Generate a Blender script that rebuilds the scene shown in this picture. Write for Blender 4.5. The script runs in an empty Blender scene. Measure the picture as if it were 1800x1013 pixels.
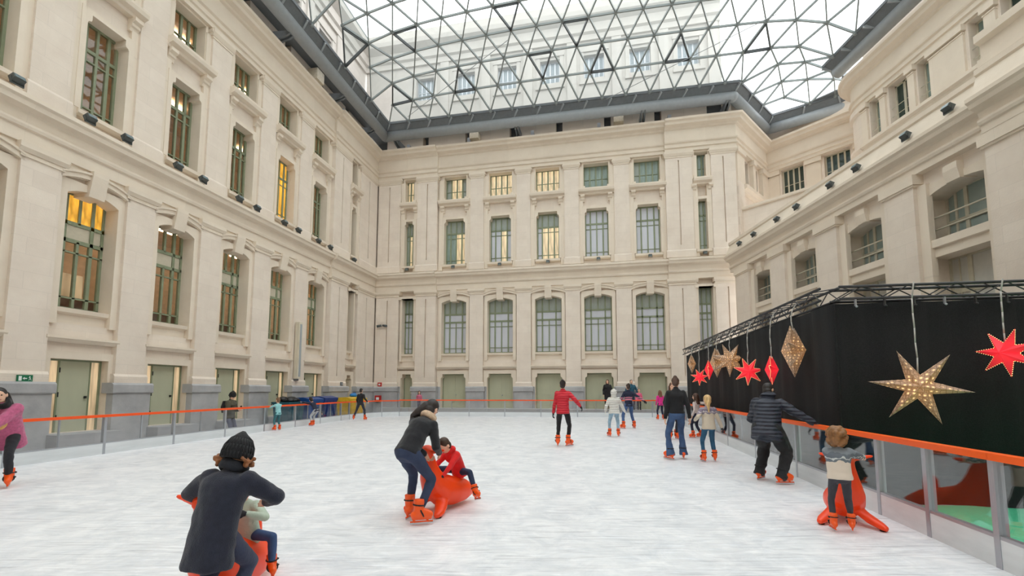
import bpy, bmesh, math, random
from mathutils import Vector, Matrix, geometry
random.seed(7)
PI = math.pi
SC = bpy.context.scene
COL = SC.collection
D = bpy.data

# ------------------------------------------------------------------ camera
cam_d = D.cameras.new('camera')
cam = D.objects.new('camera', cam_d); COL.objects.link(cam)
cam_d.sensor_width = 36.0
cam_d.lens = 770.0 / 1800.0 * 36.0
PITCH = math.atan(0.0856)
cam.location = (0, 0, 1.5)
cam.rotation_euler = (PI / 2 + PITCH, 0, 0)
cam_d.shift_y = (620.0 - 506.5) / 1800.0
cam_d.clip_start = 0.05; cam_d.clip_end = 300
SC.camera = cam

# ------------------------------------------------------------------ sky: even bright overcast
W = D.worlds.new('overcast_sky'); SC.world = W; W.use_nodes = True
W.node_tree.nodes['Background'].inputs['Color'].default_value = (0.95, 0.98, 1.0, 1)
W.node_tree.nodes['Background'].inputs['Strength'].default_value = 3.35
SC.view_settings.view_transform = 'Standard'
SC.view_settings.look = 'None'
SC.view_settings.gamma = 1.0
SC.view_settings.use_curve_mapping = False
SC.view_settings.exposure = 0.0
try:
    SC.cycles.transparent_max_bounces = 24
    SC.cycles.max_bounces = 10
    SC.cycles.diffuse_bounces = 6
    SC.cycles.sample_clamp_indirect = 8
except Exception:
    pass

# ------------------------------------------------------------------ materials
def newmat(name):
    m = D.materials.new(name); m.use_nodes = True
    nt = m.node_tree
    return m, nt, nt.nodes['Principled BSDF']
def N(nt, t, **kw):
    n = nt.nodes.new(t)
    for k, v in kw.items():
        setattr(n, k, v)
    return n
def lin(r, g, b):
    f = lambda c: ((c / 255.0 + 0.055) / 1.055) ** 2.4 if c > 10 else c / 255.0 / 12.92
    return (f(r), f(g), f(b))
def mat(name, col, rough=0.6, metal=0.0, var=0.12, scale=6.0, bump=0.0, bscale=40.0, sheen=0.0, stretch=None):
    """plain material: a colour with soft noise variation and optional fine relief"""
    m, nt, p = newmat(name)
    tc = N(nt, 'ShaderNodeTexCoord')
    src = tc.outputs['Object']
    if stretch:
        mp = N(nt, 'ShaderNodeMapping'); mp.inputs['Scale'].default_value = stretch
        nt.links.new(src, mp.inputs['Vector']); src = mp.outputs['Vector']
    no = N(nt, 'ShaderNodeTexNoise'); no.inputs['Scale'].default_value = scale; no.inputs['Detail'].default_value = 5
    nt.links.new(src, no.inputs['Vector'])
    rp = N(nt, 'ShaderNodeValToRGB')
    rp.color_ramp.elements[0].position = 0.3; rp.color_ramp.elements[1].position = 0.7
    rp.color_ramp.elements[0].color = tuple(c * (1 - var) for c in col) + (1,)
    rp.color_ramp.elements[1].color = tuple(min(1, c * (1 + var)) for c in col) + (1,)
    nt.links.new(no.outputs['Fac'], rp.inputs['Fac'])
    nt.links.new(rp.outputs['Color'], p.inputs['Base Color'])
    p.inputs['Roughness'].default_value = rough
    p.inputs['Metallic'].default_value = metal
    if sheen: p.inputs['Sheen Weight'].default_value = sheen
    if bump:
        n2 = N(nt, 'ShaderNodeTexNoise'); n2.inputs['Scale'].default_value = bscale; n2.inputs['Detail'].default_value = 3
        nt.links.new(src, n2.inputs['Vector'])
        b = N(nt, 'ShaderNodeBump'); b.inputs['Strength'].default_value = bump; b.inputs['Distance'].default_value = 0.02
        nt.links.new(n2.outputs['Fac'], b.inputs['Height'])
        nt.links.new(b.outputs['Normal'], p.inputs['Normal'])
    return m
def glassmat(name, tint, refl=1.0, ior=1.5, haze=0.0, hazecol=(0.8, 0.85, 0.85)):
    """thin clear pane: straight-through transmission plus mirror reflection"""
    m, nt, p = newmat(name)
    nt.nodes.remove(p)
    out = nt.nodes['Material Output']
    tr = N(nt, 'ShaderNodeBsdfTransparent'); tr.inputs['Color'].default_value = tint + (1,)
    gl = N(nt, 'ShaderNodeBsdfGlossy'); gl.inputs['Roughness'].default_value = 0.02
    gl.inputs['Color'].default_value = (refl, refl, refl, 1)
    f0 = ((ior - 1) / (ior + 1)) ** 2
    lw = N(nt, 'ShaderNodeLayerWeight'); lw.inputs['Blend'].default_value = .5
    pw = N(nt, 'ShaderNodeMath', operation='POWER'); pw.inputs[1].default_value = 5; nt.links.new(lw.outputs['Facing'], pw.inputs[0])
    ma = N(nt, 'ShaderNodeMath', operation='MULTIPLY_ADD'); ma.inputs[1].default_value = 1 - f0; ma.inputs[2].default_value = f0; nt.links.new(pw.outputs[0], ma.inputs[0])
    mx = N(nt, 'ShaderNodeMixShader')
    nt.links.new(ma.outputs[0], mx.inputs['Fac'])
    nt.links.new(tr.outputs[0], mx.inputs[1]); nt.links.new(gl.outputs[0], mx.inputs[2])
    last = mx
    if haze:  # milky haze mixed in to imitate the washed-out sky glow
        df = N(nt, 'ShaderNodeBsdfTranslucent'); df.inputs['Color'].default_value = hazecol + (1,)
        m2 = N(nt, 'ShaderNodeMixShader'); m2.inputs['Fac'].default_value = haze
        nt.links.new(mx.outputs[0], m2.inputs[1]); nt.links.new(df.outputs[0], m2.inputs[2]); last = m2
    nt.links.new(last.outputs[0], out.inputs['Surface'])
    return m
def stonemat(name, col, col2, jx, jz, jdark=0.06):
    """ashlar stone: mottled colour, faint bonded joints, worn fine relief"""
    m, nt, p = newmat(name)
    tc = N(nt, 'ShaderNodeTexCoord')
    n1 = N(nt, 'ShaderNodeTexNoise'); n1.inputs['Scale'].default_value = 1.3; n1.inputs['Detail'].default_value = 8
    n1.inputs['Roughness'].default_value = 0.65
    nt.links.new(tc.outputs['Object'], n1.inputs['Vector'])
    rp = N(nt, 'ShaderNodeValToRGB')
    rp.color_ramp.elements[0].position = 0.32; rp.color_ramp.elements[1].position = 0.68
    rp.color_ramp.elements[0].color = col2 + (1,); rp.color_ramp.elements[1].color = col + (1,)
    nt.links.new(n1.outputs['Fac'], rp.inputs['Fac'])
    mp = N(nt, 'ShaderNodeMapping'); mp.inputs['Rotation'].default_value = (PI / 2, 0, 0)
    nt.links.new(tc.outputs['Object'], mp.inputs['Vector'])
    br = N(nt, 'ShaderNodeTexBrick'); br.inputs['Scale'].default_value = 1.0
    br.inputs['Brick Width'].default_value = jx; br.inputs['Row Height'].default_value = jz
    br.inputs['Mortar Size'].default_value = 0.006; br.inputs['Mortar Smooth'].default_value = 0.3
    br.inputs['Color1'].default_value = (1, 1, 1, 1); br.inputs['Color2'].default_value = (0.955, 0.95, 0.945, 1)
    br.inputs['Mortar'].default_value = (1 - jdark * 2,) * 3 + (1,)
    nt.links.new(mp.outputs['Vector'], br.inputs['Vector'])
    mx = N(nt, 'ShaderNodeMixRGB', blend_type='MULTIPLY'); mx.inputs['Fac'].default_value = 1.0
    nt.links.new(rp.outputs['Color'], mx.inputs['Color1']); nt.links.new(br.outputs['Color'], mx.inputs['Color2'])
    nt.links.new(mx.outputs['Color'], p.inputs['Base Color'])
    p.inputs['Roughness'].default_value = 0.85
    n2 = N(nt, 'ShaderNodeTexNoise'); n2.inputs['Scale'].default_value = 25; n2.inputs['Detail'].default_value = 6
    nt.links.new(tc.outputs['Object'], n2.inputs['Vector'])
    b = N(nt, 'ShaderNodeBump'); b.inputs['Strength'].default_value = 0.15; b.inputs['Distance'].default_value = 0.02
    nt.links.new(n2.outputs['Fac'], b.inputs['Height']); nt.links.new(b.outputs['Normal'], p.inputs['Normal'])
    return m
M = {}
M['stone'] = stonemat('cream_limestone', (0.81, 0.72, 0.62), (0.735, 0.64, 0.545), 1.1, 0.46)
M['stone2'] = stonemat('cream_limestone_smooth', (0.80, 0.705, 0.585), (0.74, 0.645, 0.53), 2.3, 4.0, 0.04)
M['grey'] = stonemat('grey_granite', (0.50, 0.50, 0.505), (0.36, 0.36, 0.37), 3.3, 3.1, 0.02)
M['step'] = stonemat('dark_step_stone', (0.46, 0.46, 0.47), (0.34, 0.34, 0.35), 1.2, 3.0, 0.05)
M['paving'] = stonemat('grey_paving', (0.52, 0.52, 0.52), (0.42, 0.42, 0.43), 0.8, 0.8)
M['frame'] = mat('sage_green_joinery', lin(134, 143, 116), 0.5, var=0.06)
M['framer'] = mat('beige_grey_joinery', lin(198, 192, 172), 0.5, var=0.06)
M['door'] = mat('sage_green_door_paint', lin(182, 184, 158), 0.45, var=0.04, scale=2)
M['clear'] = glassmat('window_glass', (0.86, 0.88, 0.86))
M['frost'] = mat('pale_blind_behind_glass', lin(198, 200, 208), 0.16, var=0.05, scale=1.2)
M['frostg'] = mat('greenish_blind_behind_glass', lin(158, 166, 158), 0.12, var=0.10, scale=1.5)
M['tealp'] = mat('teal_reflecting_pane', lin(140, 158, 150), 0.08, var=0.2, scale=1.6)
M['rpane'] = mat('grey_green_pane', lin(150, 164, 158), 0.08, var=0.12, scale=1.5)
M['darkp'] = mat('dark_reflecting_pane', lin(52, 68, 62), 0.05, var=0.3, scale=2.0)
M['whitep'] = mat('white_blind_behind_glass', lin(196, 194, 186), 0.3, var=0.04)
def litpane(name, col, st):
    m, nt, p = newmat(name)
    tc = N(nt, 'ShaderNodeTexCoord')
    no = N(nt, 'ShaderNodeTexNoise'); no.inputs['Scale'].default_value = 2.2; no.inputs['Detail'].default_value = 2
    nt.links.new(tc.outputs['Object'], no.inputs['Vector'])
    rp = N(nt, 'ShaderNodeValToRGB')
    rp.color_ramp.elements[0].position = 0.35; rp.color_ramp.elements[1].position = 0.65
    rp.color_ramp.elements[0].color = tuple(c * 0.35 for c in col) + (1,); rp.color_ramp.elements[1].color = col + (1,)
    nt.links.new(no.outputs['Fac'], rp.inputs['Fac'])
    p.inputs['Base Color'].default_value = tuple(c * 0.5 for c in col) + (1,)
    p.inputs['Roughness'].default_value = 0.1
    nt.links.new(rp.outputs['Color'], p.inputs['Emission Color'])
    p.inputs['Emission Strength'].default_value = st
    return m
M['litw'] = litpane('warm_lit_pane', (0.95, 0.74, 0.45), 0.75)
M['lito'] = litpane('amber_lit_pane', (1.0, 0.50, 0.06), 1.0)
M['litc'] = litpane('cream_lit_side_pane', (1.0, 0.74, 0.45), 0.55)
M['roomw'] = mat('warm_corridor_wall', (0.76, 0.60, 0.43), 0.8)
M['roomd'] = mat('corridor_ceiling', (0.55, 0.42, 0.3), 0.8)
def emit(name, col, st):
    m, nt, p = newmat(name)
    p.inputs['Base Color'].default_value = col + (1,)
    p.inputs['Emission Color'].default_value = col + (1,); p.inputs['Emission Strength'].default_value = st
    return m
M['lamp'] = emit('corridor_lamp', (1.0, 0.76, 0.52), 15.0)
M['lampd'] = emit('dim_corridor_lamp', (1.0, 0.76, 0.52), 6.0)
M['steel'] = mat('grey_painted_steel', lin(160, 166, 170), 0.45, var=0.05)
M['steeld'] = mat('dark_grey_gutter', lin(108, 113, 117), 0.5, var=0.08)
M['strut'] = mat('grey_grid_strut', lin(138, 145, 144), 0.45, var=0.05)
M['vent'] = mat('dark_vent_frame', lin(70, 74, 76), 0.5)
M['roofglass'] = glassmat('roof_glass', (0.80, 0.83, 0.82), haze=0.10)
M['black'] = mat('black_metal', lin(70, 76, 76), 0.4, var=0.1)
M['lens'] = mat('lamp_front_glass', lin(120, 135, 138), 0.1)
M['alu'] = mat('brushed_aluminium', lin(178, 182, 188), 0.35, 0.6, var=0.05)
M['kick'] = mat('white_kick_board', lin(218, 222, 224), 0.35, var=0.06, scale=3)
M['orange'] = mat('orange_handrail', lin(250, 88, 22), 0.4, var=0.03)
M['orangeR'] = mat('bright_orange_handrail', lin(255, 98, 8), 0.4, var=0.03)
M['seal'] = mat('orange_plastic', lin(255, 72, 12), 0.38, var=0.03)
M['boardglass'] = glassmat('barrier_glass', (0.965, 0.97, 0.975), ior=1.45)
M['mirrorglass'] = glassmat('reflecting_barrier_glass', (0.92, 0.93, 0.94), ior=1.8)
M['cloth'] = mat('black_molton_cloth', (0.0085, 0.0085, 0.009), 0.95, var=0.5, scale=60, bump=0.3, bscale=160)
M['truss'] = mat('black_truss_tube', lin(52, 52, 54), 0.4)
M['cable'] = mat('pale_grey_cable', lin(190, 188, 182), 0.5)
M['green'] = mat('green_carpet', lin(84, 212, 160), 0.9, var=0.1, scale=30)
M['binteal'] = mat('teal_plastic', lin(26, 82, 98), 0.4)
M['binblue'] = mat('blue_plastic', lin(20, 72, 140), 0.4)
M['binyellow'] = mat('yellow_plastic', lin(226, 184, 44), 0.4)
M['bagblack'] = mat('black_bag_plastic', lin(25, 25, 28), 0.3)
M['bagblue'] = mat('bright_blue_plastic', lin(22, 120, 190), 0.35)
M['signgreen'] = mat('sign_green', lin(14, 110, 72), 0.4, var=0.02)
M['white'] = mat('white_print', lin(235, 240, 236), 0.5, var=0.02)
M['red'] = mat('red_box', lin(190, 40, 36), 0.4)
M['beigebox'] = mat('cream_junction_box', lin(216, 206, 186), 0.6)
M['rubber'] = mat('dark_rubber', lin(30, 30, 32), 0.6)
M['extw'] = stonemat('outer_pale_stone', (0.54, 0.505, 0.46), (0.47, 0.44, 0.40), 1.1, 0.5)
M['extg'] = mat('outer_window_glass', lin(128, 140, 146), 0.25, var=0.15)
M['slate'] = mat('slate_roof', lin(140, 150, 152), 0.6)

def icemat():
    m, nt, p = newmat('skated_ice')
    tc = N(nt, 'ShaderNodeTexCoord')
    n1 = N(nt, 'ShaderNodeTexNoise'); n1.inputs['Scale'].default_value = 2.3; n1.inputs['Detail'].default_value = 10; n1.inputs['Roughness'].default_value = 0.75
    n1.inputs['Distortion'].default_value = 0.8
    nt.links.new(tc.outputs['Object'], n1.inputs['Vector'])
    rp = N(nt, 'ShaderNodeValToRGB')
    rp.color_ramp.elements[0].position = 0.34; rp.color_ramp.elements[1].position = 0.62
    rp.color_ramp.elements[0].color = (0.67, 0.70, 0.74, 1); rp.color_ramp.elements[1].color = (0.88, 0.89, 0.91, 1)
    nt.links.new(n1.outputs['Fac'], rp.inputs['Fac'])
    last = rp.outputs['Color']; hs = []
    for k, (rot, sx, sy, lo) in enumerate([(0.5, 1.6, 24, .58), (-0.9, 2.2, 30, .60), (1.9, 1.5, 26, .59), (2.6, 3.0, 34, .57)]):
        mp = N(nt, 'ShaderNodeMapping'); mp.inputs['Rotation'].default_value = (0, 0, rot); mp.inputs['Scale'].default_value = (sx, sy, 1)
        mp.inputs['Location'].default_value = (k * 3.7, k * 1.9, 0)
        nt.links.new(tc.outputs['Object'], mp.inputs['Vector'])
        s = N(nt, 'ShaderNodeTexNoise'); s.inputs['Scale'].default_value = 1.0; s.inputs['Detail'].default_value = 3; s.inputs['Distortion'].default_value = 0.5
        nt.links.new(mp.outputs['Vector'], s.inputs['Vector'])
        r2 = N(nt, 'ShaderNodeValToRGB'); r2.color_ramp.elements[0].position = lo; r2.color_ramp.elements[1].position = lo + 0.09
        r2.color_ramp.elements[0].color = (1, 1, 1, 1)
        v = 0.82 if k % 2 == 0 else 1.12
        r2.color_ramp.elements[1].color = (v, v, v * 1.01, 1)
        nt.links.new(s.outputs['Fac'], r2.inputs['Fac'])
        mx = N(nt, 'ShaderNodeMixRGB', blend_type='MULTIPLY'); mx.inputs['Fac'].default_value = 1
        nt.links.new(last, mx.inputs['Color1']); nt.links.new(r2.outputs['Color'], mx.inputs['Color2'])
        last = mx.outputs['Color']; hs.append(s)
    cl = N(nt, 'ShaderNodeMixRGB', blend_type='DARKEN'); cl.inputs['Fac'].default_value = 1; cl.inputs['Color2'].default_value = (0.95, 0.955, 0.965, 1)
    nt.links.new(last, cl.inputs['Color1'])
    nt.links.new(cl.outputs['Color'], p.inputs['Base Color'])
    p.inputs['Roughness'].default_value = 0.38
    p.inputs['Specular IOR Level'].default_value = 0.35
    b = N(nt, 'ShaderNodeBump'); b.inputs['Strength'].default_value = 0.25; b.inputs['Distance'].default_value = 0.02
    nt.links.new(hs[0].outputs['Fac'], b.inputs['Height']); nt.links.new(b.outputs['Normal'], p.inputs['Normal'])
    return m
M['ice'] = icemat()

# ------------------------------------------------------------------ geometry collector
class G:
    def __init__(s): s.v = []; s.f = []
    def add(s, vs, fs):
        o = len(s.v); s.v += [tuple(v) for v in vs]; s.f += [tuple(i + o for i in f) for f in fs]; return s
    def box(s, x0, x1, y0, y1, z0, z1):
        return s.add([(x0, y0, z0), (x1, y0, z0), (x1, y1, z0), (x0, y1, z0), (x0, y0, z1), (x1, y0, z1), (x1, y1, z1), (x0, y1, z1)],
              [(0, 3, 2, 1), (4, 5, 6, 7), (0, 1, 5, 4), (1, 2, 6, 5), (2, 3, 7, 6), (3, 0, 4, 7)])
    def prof(s, pts, x0, x1):
        """profile of (y, z) points run along x"""
        n = len(pts)
        vs = [(x0, y, z) for y, z in pts] + [(x1, y, z) for y, z in pts]
        fs = [(i, (i + 1) % n, n + (i + 1) % n, n + i) for i in range(n)]
        tr = geometry.tessellate_polygon([[Vector((y, z, 0)) for y, z in pts]])
        fs += [tuple(t) for t in tr] + [tuple(n + i for i in reversed(t)) for t in tr]
        return s.add(vs, fs)
    def ring(s, outer, inner, y0, y1):
        """plate in the xz plane with an opening, from depth y0 to y1"""
        loops = [outer] + ([inner] if inner else [])
        tr = geometry.tessellate_polygon([[Vector((x, z, 0)) for x, z in l] for l in loops])
        flat = [p for l in loops for p in l]; n = len(flat)
        vs = [(x, y0, z) for x, z in flat] + [(x, y1, z) for x, z in flat]
        fs = [tuple(t) for t in tr] + [tuple(n + i for i in reversed(t)) for t in tr]
        o = 0
        for l in loops:
            k = len(l)
            fs += [(o + i, o + (i + 1) % k, n + o + (i + 1) % k, n + o + i) for i in range(k)]; o += k
        return s.add(vs, fs)
    def tube(s, p0, p1, r0, r1=None, n=8, caps=True):
        p0, p1 = Vector(p0), Vector(p1); r1 = r0 if r1 is None else r1
        d = (p1 - p0)
        if d.length < 1e-6: return s
        d.normalize()
        a = d.orthogonal().normalized(); b = d.cross(a)
        vs = []
        for p, r in ((p0, r0), (p1, r1)):
            for i in range(n):
                t = 2 * PI * i / n; vs.append(p + (a * math.cos(t) + b * math.sin(t)) * r)
        fs = [(i, (i + 1) % n, n + (i + 1) % n, n + i) for i in range(n)]
        if caps: fs += [tuple(reversed(range(n))), tuple(range(n, 2 * n))]
        return s.add(vs, fs)
    def path(s, pts, r, n=6):
        for a, b in zip(pts[:-1], pts[1:]): s.tube(a, b, r, None, n)
        return s
    def beam(s, p0, p1, w, h):
        """square bar between two points, w across, h deep"""
        p0, p1 = Vector(p0), Vector(p1); d = (p1 - p0).normalized()
        up = Vector((0, 0, 1))
        a = d.cross(up)
        if a.length < 1e-3: a = Vector((1, 0, 0))
        a.normalize(); b = a.cross(d).normalized()
        vs = []
        for p in (p0, p1):
            for i, j in ((-1, -1), (1, -1), (1, 1), (-1, 1)): vs.append(p + a * (w / 2 * i) + b * (h / 2 * j))
        return s.add(vs, [(0, 1, 2, 3), (7, 6, 5, 4), (0, 4, 5, 1), (1, 5, 6, 2), (2, 6, 7, 3), (3, 7, 4, 0)])
    def ell(s, c, r, rot=None, nu=14, nv=9):
        c = Vector(c); r = (r, r, r) if isinstance(r, (int, float)) else r
        vs = []; 
        for j in range(1, nv):
            ph = PI * j / nv
            for i in range(nu):
                t = 2 * PI * i / nu
                v = Vector((r[0] * math.sin(ph) * math.cos(t), r[1] * math.sin(ph) * math.sin(t), r[2] * math.cos(ph)))
                vs.append(c + (rot @ v if rot else v))
        top = len(vs); v = Vector((0, 0, r[2])); vs.append(c + (rot @ v if rot else v)); vs.append(c - (rot @ v if rot else v))
        fs = []
        for j in range(nv - 2):
            for i in range(nu):
                a = j * nu + i; b = j * nu + (i + 1) % nu
                fs.append((a, a + nu, b + nu, b))
        for i in range(nu):
            fs.append((top, i, (i + 1) % nu)); l = (nv - 2) * nu
            fs.append((top + 1, l + (i + 1) % nu, l + i))
        return s.add(vs, fs)
    def caps(s, p0, p1, r0, r1, n=12):
        """tapered limb with rounded ends"""
        p0, p1 = Vector(p0), Vector(p1); d = p1 - p0
        if d.length < 1e-6: return s.ell(p0, r0)
        d.normalize(); a = d.orthogonal().normalized(); b = d.cross(a)
        rings = []
        for k in (-1.0, -0.87, -0.5, 0): rings.append((p0 + d * (r0 * k), r0 * math.sqrt(max(0, 1 - k * k)) if k > -1 else 0.002))
        for k in (0, 0.5, 0.87, 1.0): rings.append((p1 + d * (r1 * k), r1 * math.sqrt(max(0, 1 - k * k)) if k < 1 else 0.002))
        vs = []
        for p, r in rings:
            for i in range(n):
                t = 2 * PI * i / n; vs.append(p + (a * math.cos(t) + b * math.sin(t)) * r)
        fs = []
        for j in range(len(rings) - 1):
            for i in range(n):
                fs.append((j * n + i, j * n + (i + 1) % n, (j + 1) * n + (i + 1) % n, (j + 1) * n + i))
        fs += [tuple(reversed(range(n))), tuple(range((len(rings) - 1) * n, len(rings) * n))]
        return s.add(vs, fs)
    def loft(s, secs, n=16):
        """closed skin through elliptical sections (centre, right, front, half width, half depth)"""
        vs = []
        for c, R, F, a, b in secs:
            for i in range(n):
                t = 2 * PI * i / n; vs.append(Vector(c) + Vector(R) * (a * math.cos(t)) + Vector(F) * (b * math.sin(t)))
        fs = []
        for j in range(len(secs) - 1):
            for i in range(n):
                fs.append((j * n + i, j * n + (i + 1) % n, (j + 1) * n + (i + 1) % n, (j + 1) * n + i))
        fs += [tuple(reversed(range(n))), tuple(range((len(secs) - 1) * n, len(secs) * n))]
        return s.add(vs, fs)
    def sweep(s, prof, path, side=1):
        """profile of (outward offset, z) along a plan polyline with mitred corners"""
        P = [Vector((p[0], p[1])) for p in path]; n = len(prof)
        offs = []
        for i, p in enumerate(P):
            d0 = (P[i] - P[i - 1]).normalized() if i else None
            d1 = (P[i + 1] - P[i]).normalized() if i < len(P) - 1 else None
            n0 = Vector((d0.y, -d0.x)) * side if d0 else None
            n1 = Vector((d1.y, -d1.x)) * side if d1 else None
            if n0 is None: m_ = n1
            elif n1 is None: m_ = n0
            else:
                m_ = (n0 + n1).normalized(); m_ = m_ / max(0.3, m_.dot(n0))
            offs.append(m_)
        vs = []
        for p, m_ in zip(P, offs):
            for o, z in prof: vs.append((p.x + m_.x * o, p.y + m_.y * o, z))
        fs = []
        for j in range(len(P) - 1):
            for i in range(n):
                fs.append((j * n + i, j * n + (i + 1) % n, (j + 1) * n + (i + 1) % n, (j + 1) * n + i))
        tr = geometry.tessellate_polygon([[Vector((y, z, 0)) for y, z in prof]])
        fs += [tuple(t) for t in tr] + [tuple((len(P) - 1) * n + i for i in reversed(t)) for t in tr]
        return s.add(vs, fs)
    def mesh(s, name, m=None):
        me = D.meshes.new(name); me.from_pydata([tuple(v) for v in s.v], [], s.f)
        me.validate()
        bm = bmesh.new(); bm.from_mesh(me); bmesh.ops.recalc_face_normals(bm, faces=bm.faces); bm.to_mesh(me); bm.free()
        if m: me.materials.append(m)
        return me
    def make(s, name, m, parent=None, smooth=False, **props):
        me = s.mesh(name, m)
        if smooth: me.polygons.foreach_set('use_smooth', [True] * len(me.polygons))
        return link(name, me, parent, **props)
def link(name, data, parent=None, loc=None, mtx=None, **props):
    o = D.objects.new(name, data); COL.objects.link(o)
    if parent: o.parent = parent
    if mtx is not None: o.matrix_local = mtx
    if loc is not None: o.location = loc
    for k, v in props.items(): o[k] = v
    return o
def empty(name, mtx=None, loc=None, **props):
    return link(name, None, None, loc, mtx, **props)
UNIT = {}
def unit(m):
    """shared unit cube for repeated straight pieces"""
    if m.name not in UNIT: UNIT[m.name] = G().box(-.5, .5, -.5, .5, -.5, .5).mesh('piece_' + m.name, m)
    return UNIT[m.name]
def piece(name, m, parent, x0, x1, y0, y1, z0, z1, **props):
    mt = Matrix.Translation(((x0 + x1) / 2, (y0 + y1) / 2, (z0 + z1) / 2)) @ Matrix.Diagonal((x1 - x0, y1 - y0, z1 - z0, 1))
    return link(name, unit(m), parent, mtx=mt, **props)
def frame_mtx(o, xd):
    """local axes of a wall: x along it to the viewer's right, y into the wall, z up"""
    x = Vector((xd[0], xd[1], 0)).normalized(); y = Vector((-x.y, x.x, 0))
    return Matrix(((x.x, y.x, 0, o[0]), (x.y, y.y, 0, o[1]), (0, 0, 1, 0), (0, 0, 0, 1)))
# ------------------------------------------------------------------ the court: walls
K = 0.196
CX, CY = -9.27, 29.04
ML = frame_mtx((CX, CY), (K, 1))          # left wall: x = minus the distance from the far corner
MB_ = frame_mtx((CX, CY), (1, -K))        # back wall: x = distance from the far left corner
MR = frame_mtx((12.15, 0), (0, -1))       # lower right wall: x = -Y
GND = -0.30
ENT = [(.3, 15.75), (0, 15.75), (0, 15.93), (-.07, 15.97), (-.07, 16.03), (-.02, 16.06), (-.02, 16.2), (-.1, 16.26), (-.12, 16.33), (-.01, 16.37),
       (-.01, 17.08), (-.1, 17.13), (-.14, 17.2), (-.34, 17.28), (-.38, 17.4), (-.5, 17.48), (-.52, 17.6), (.4, 17.72)]
STR = [(.3, 7.98), (0, 7.98), (0, 8.34), (-.07, 8.36), (-.1, 8.43), (-.1, 8.49), (-.02, 8.52), (-.05, 8.74), (-.1, 8.8), (-.28, 8.85), (-.31, 8.97),
       (-.38, 9.02), (-.38, 9.13), (-.1, 9.22), (.3, 9.3)]
def fwd(pr, d): return [(y - d if y < .25 else y, z) for y, z in pr]
def arc_pts(xc, w, zs, rise, n=10):
    """points of a segmental arch from right to left"""
    r = (w * w / 4 + rise * rise) / (2 * rise); zc = zs + rise - r; a = math.asin(w / 2 / r)
    return [(xc + r * math.sin(a - 2 * a * i / n), zc + r * math.cos(a - 2 * a * i / n)) for i in range(n + 1)]
def slab(g, x0, x1, z0, z1, holes, yf, yb):
    xs = sorted({x0, x1} | {h[0] for h in holes} | {h[1] for h in holes}); zs = sorted({z0, z1} | {h[2] for h in holes} | {h[3] for h in holes})
    for i in range(len(xs) - 1):
        run = None
        for j in range(len(zs)):
            inside = j == len(zs) - 1
            if not inside:
                cx, cz = (xs[i] + xs[i + 1]) / 2, (zs[j] + zs[j + 1]) / 2
                inside = any(h[0] < cx < h[1] and h[2] < cz < h[3] for h in holes)
            if inside:
                if run is not None:
                    g.add([(xs[i], yf, run), (xs[i + 1], yf, run), (xs[i + 1], yf, zs[j]), (xs[i], yf, zs[j])], [(0, 1, 2, 3)]); run = None
            elif run is None: run = zs[j]
    for a, b, c, d in holes:
        g.add([(a, yf, c), (b, yf, c), (b, yf, d), (a, yf, d), (a, yb, c), (b, yb, c), (b, yb, d), (a, yb, d)],
              [(0, 1, 5, 4), (1, 2, 6, 5), (2, 3, 7, 6), (3, 0, 4, 7)])
WIN = [0]; DOOR = [0]; FR = {}
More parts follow.
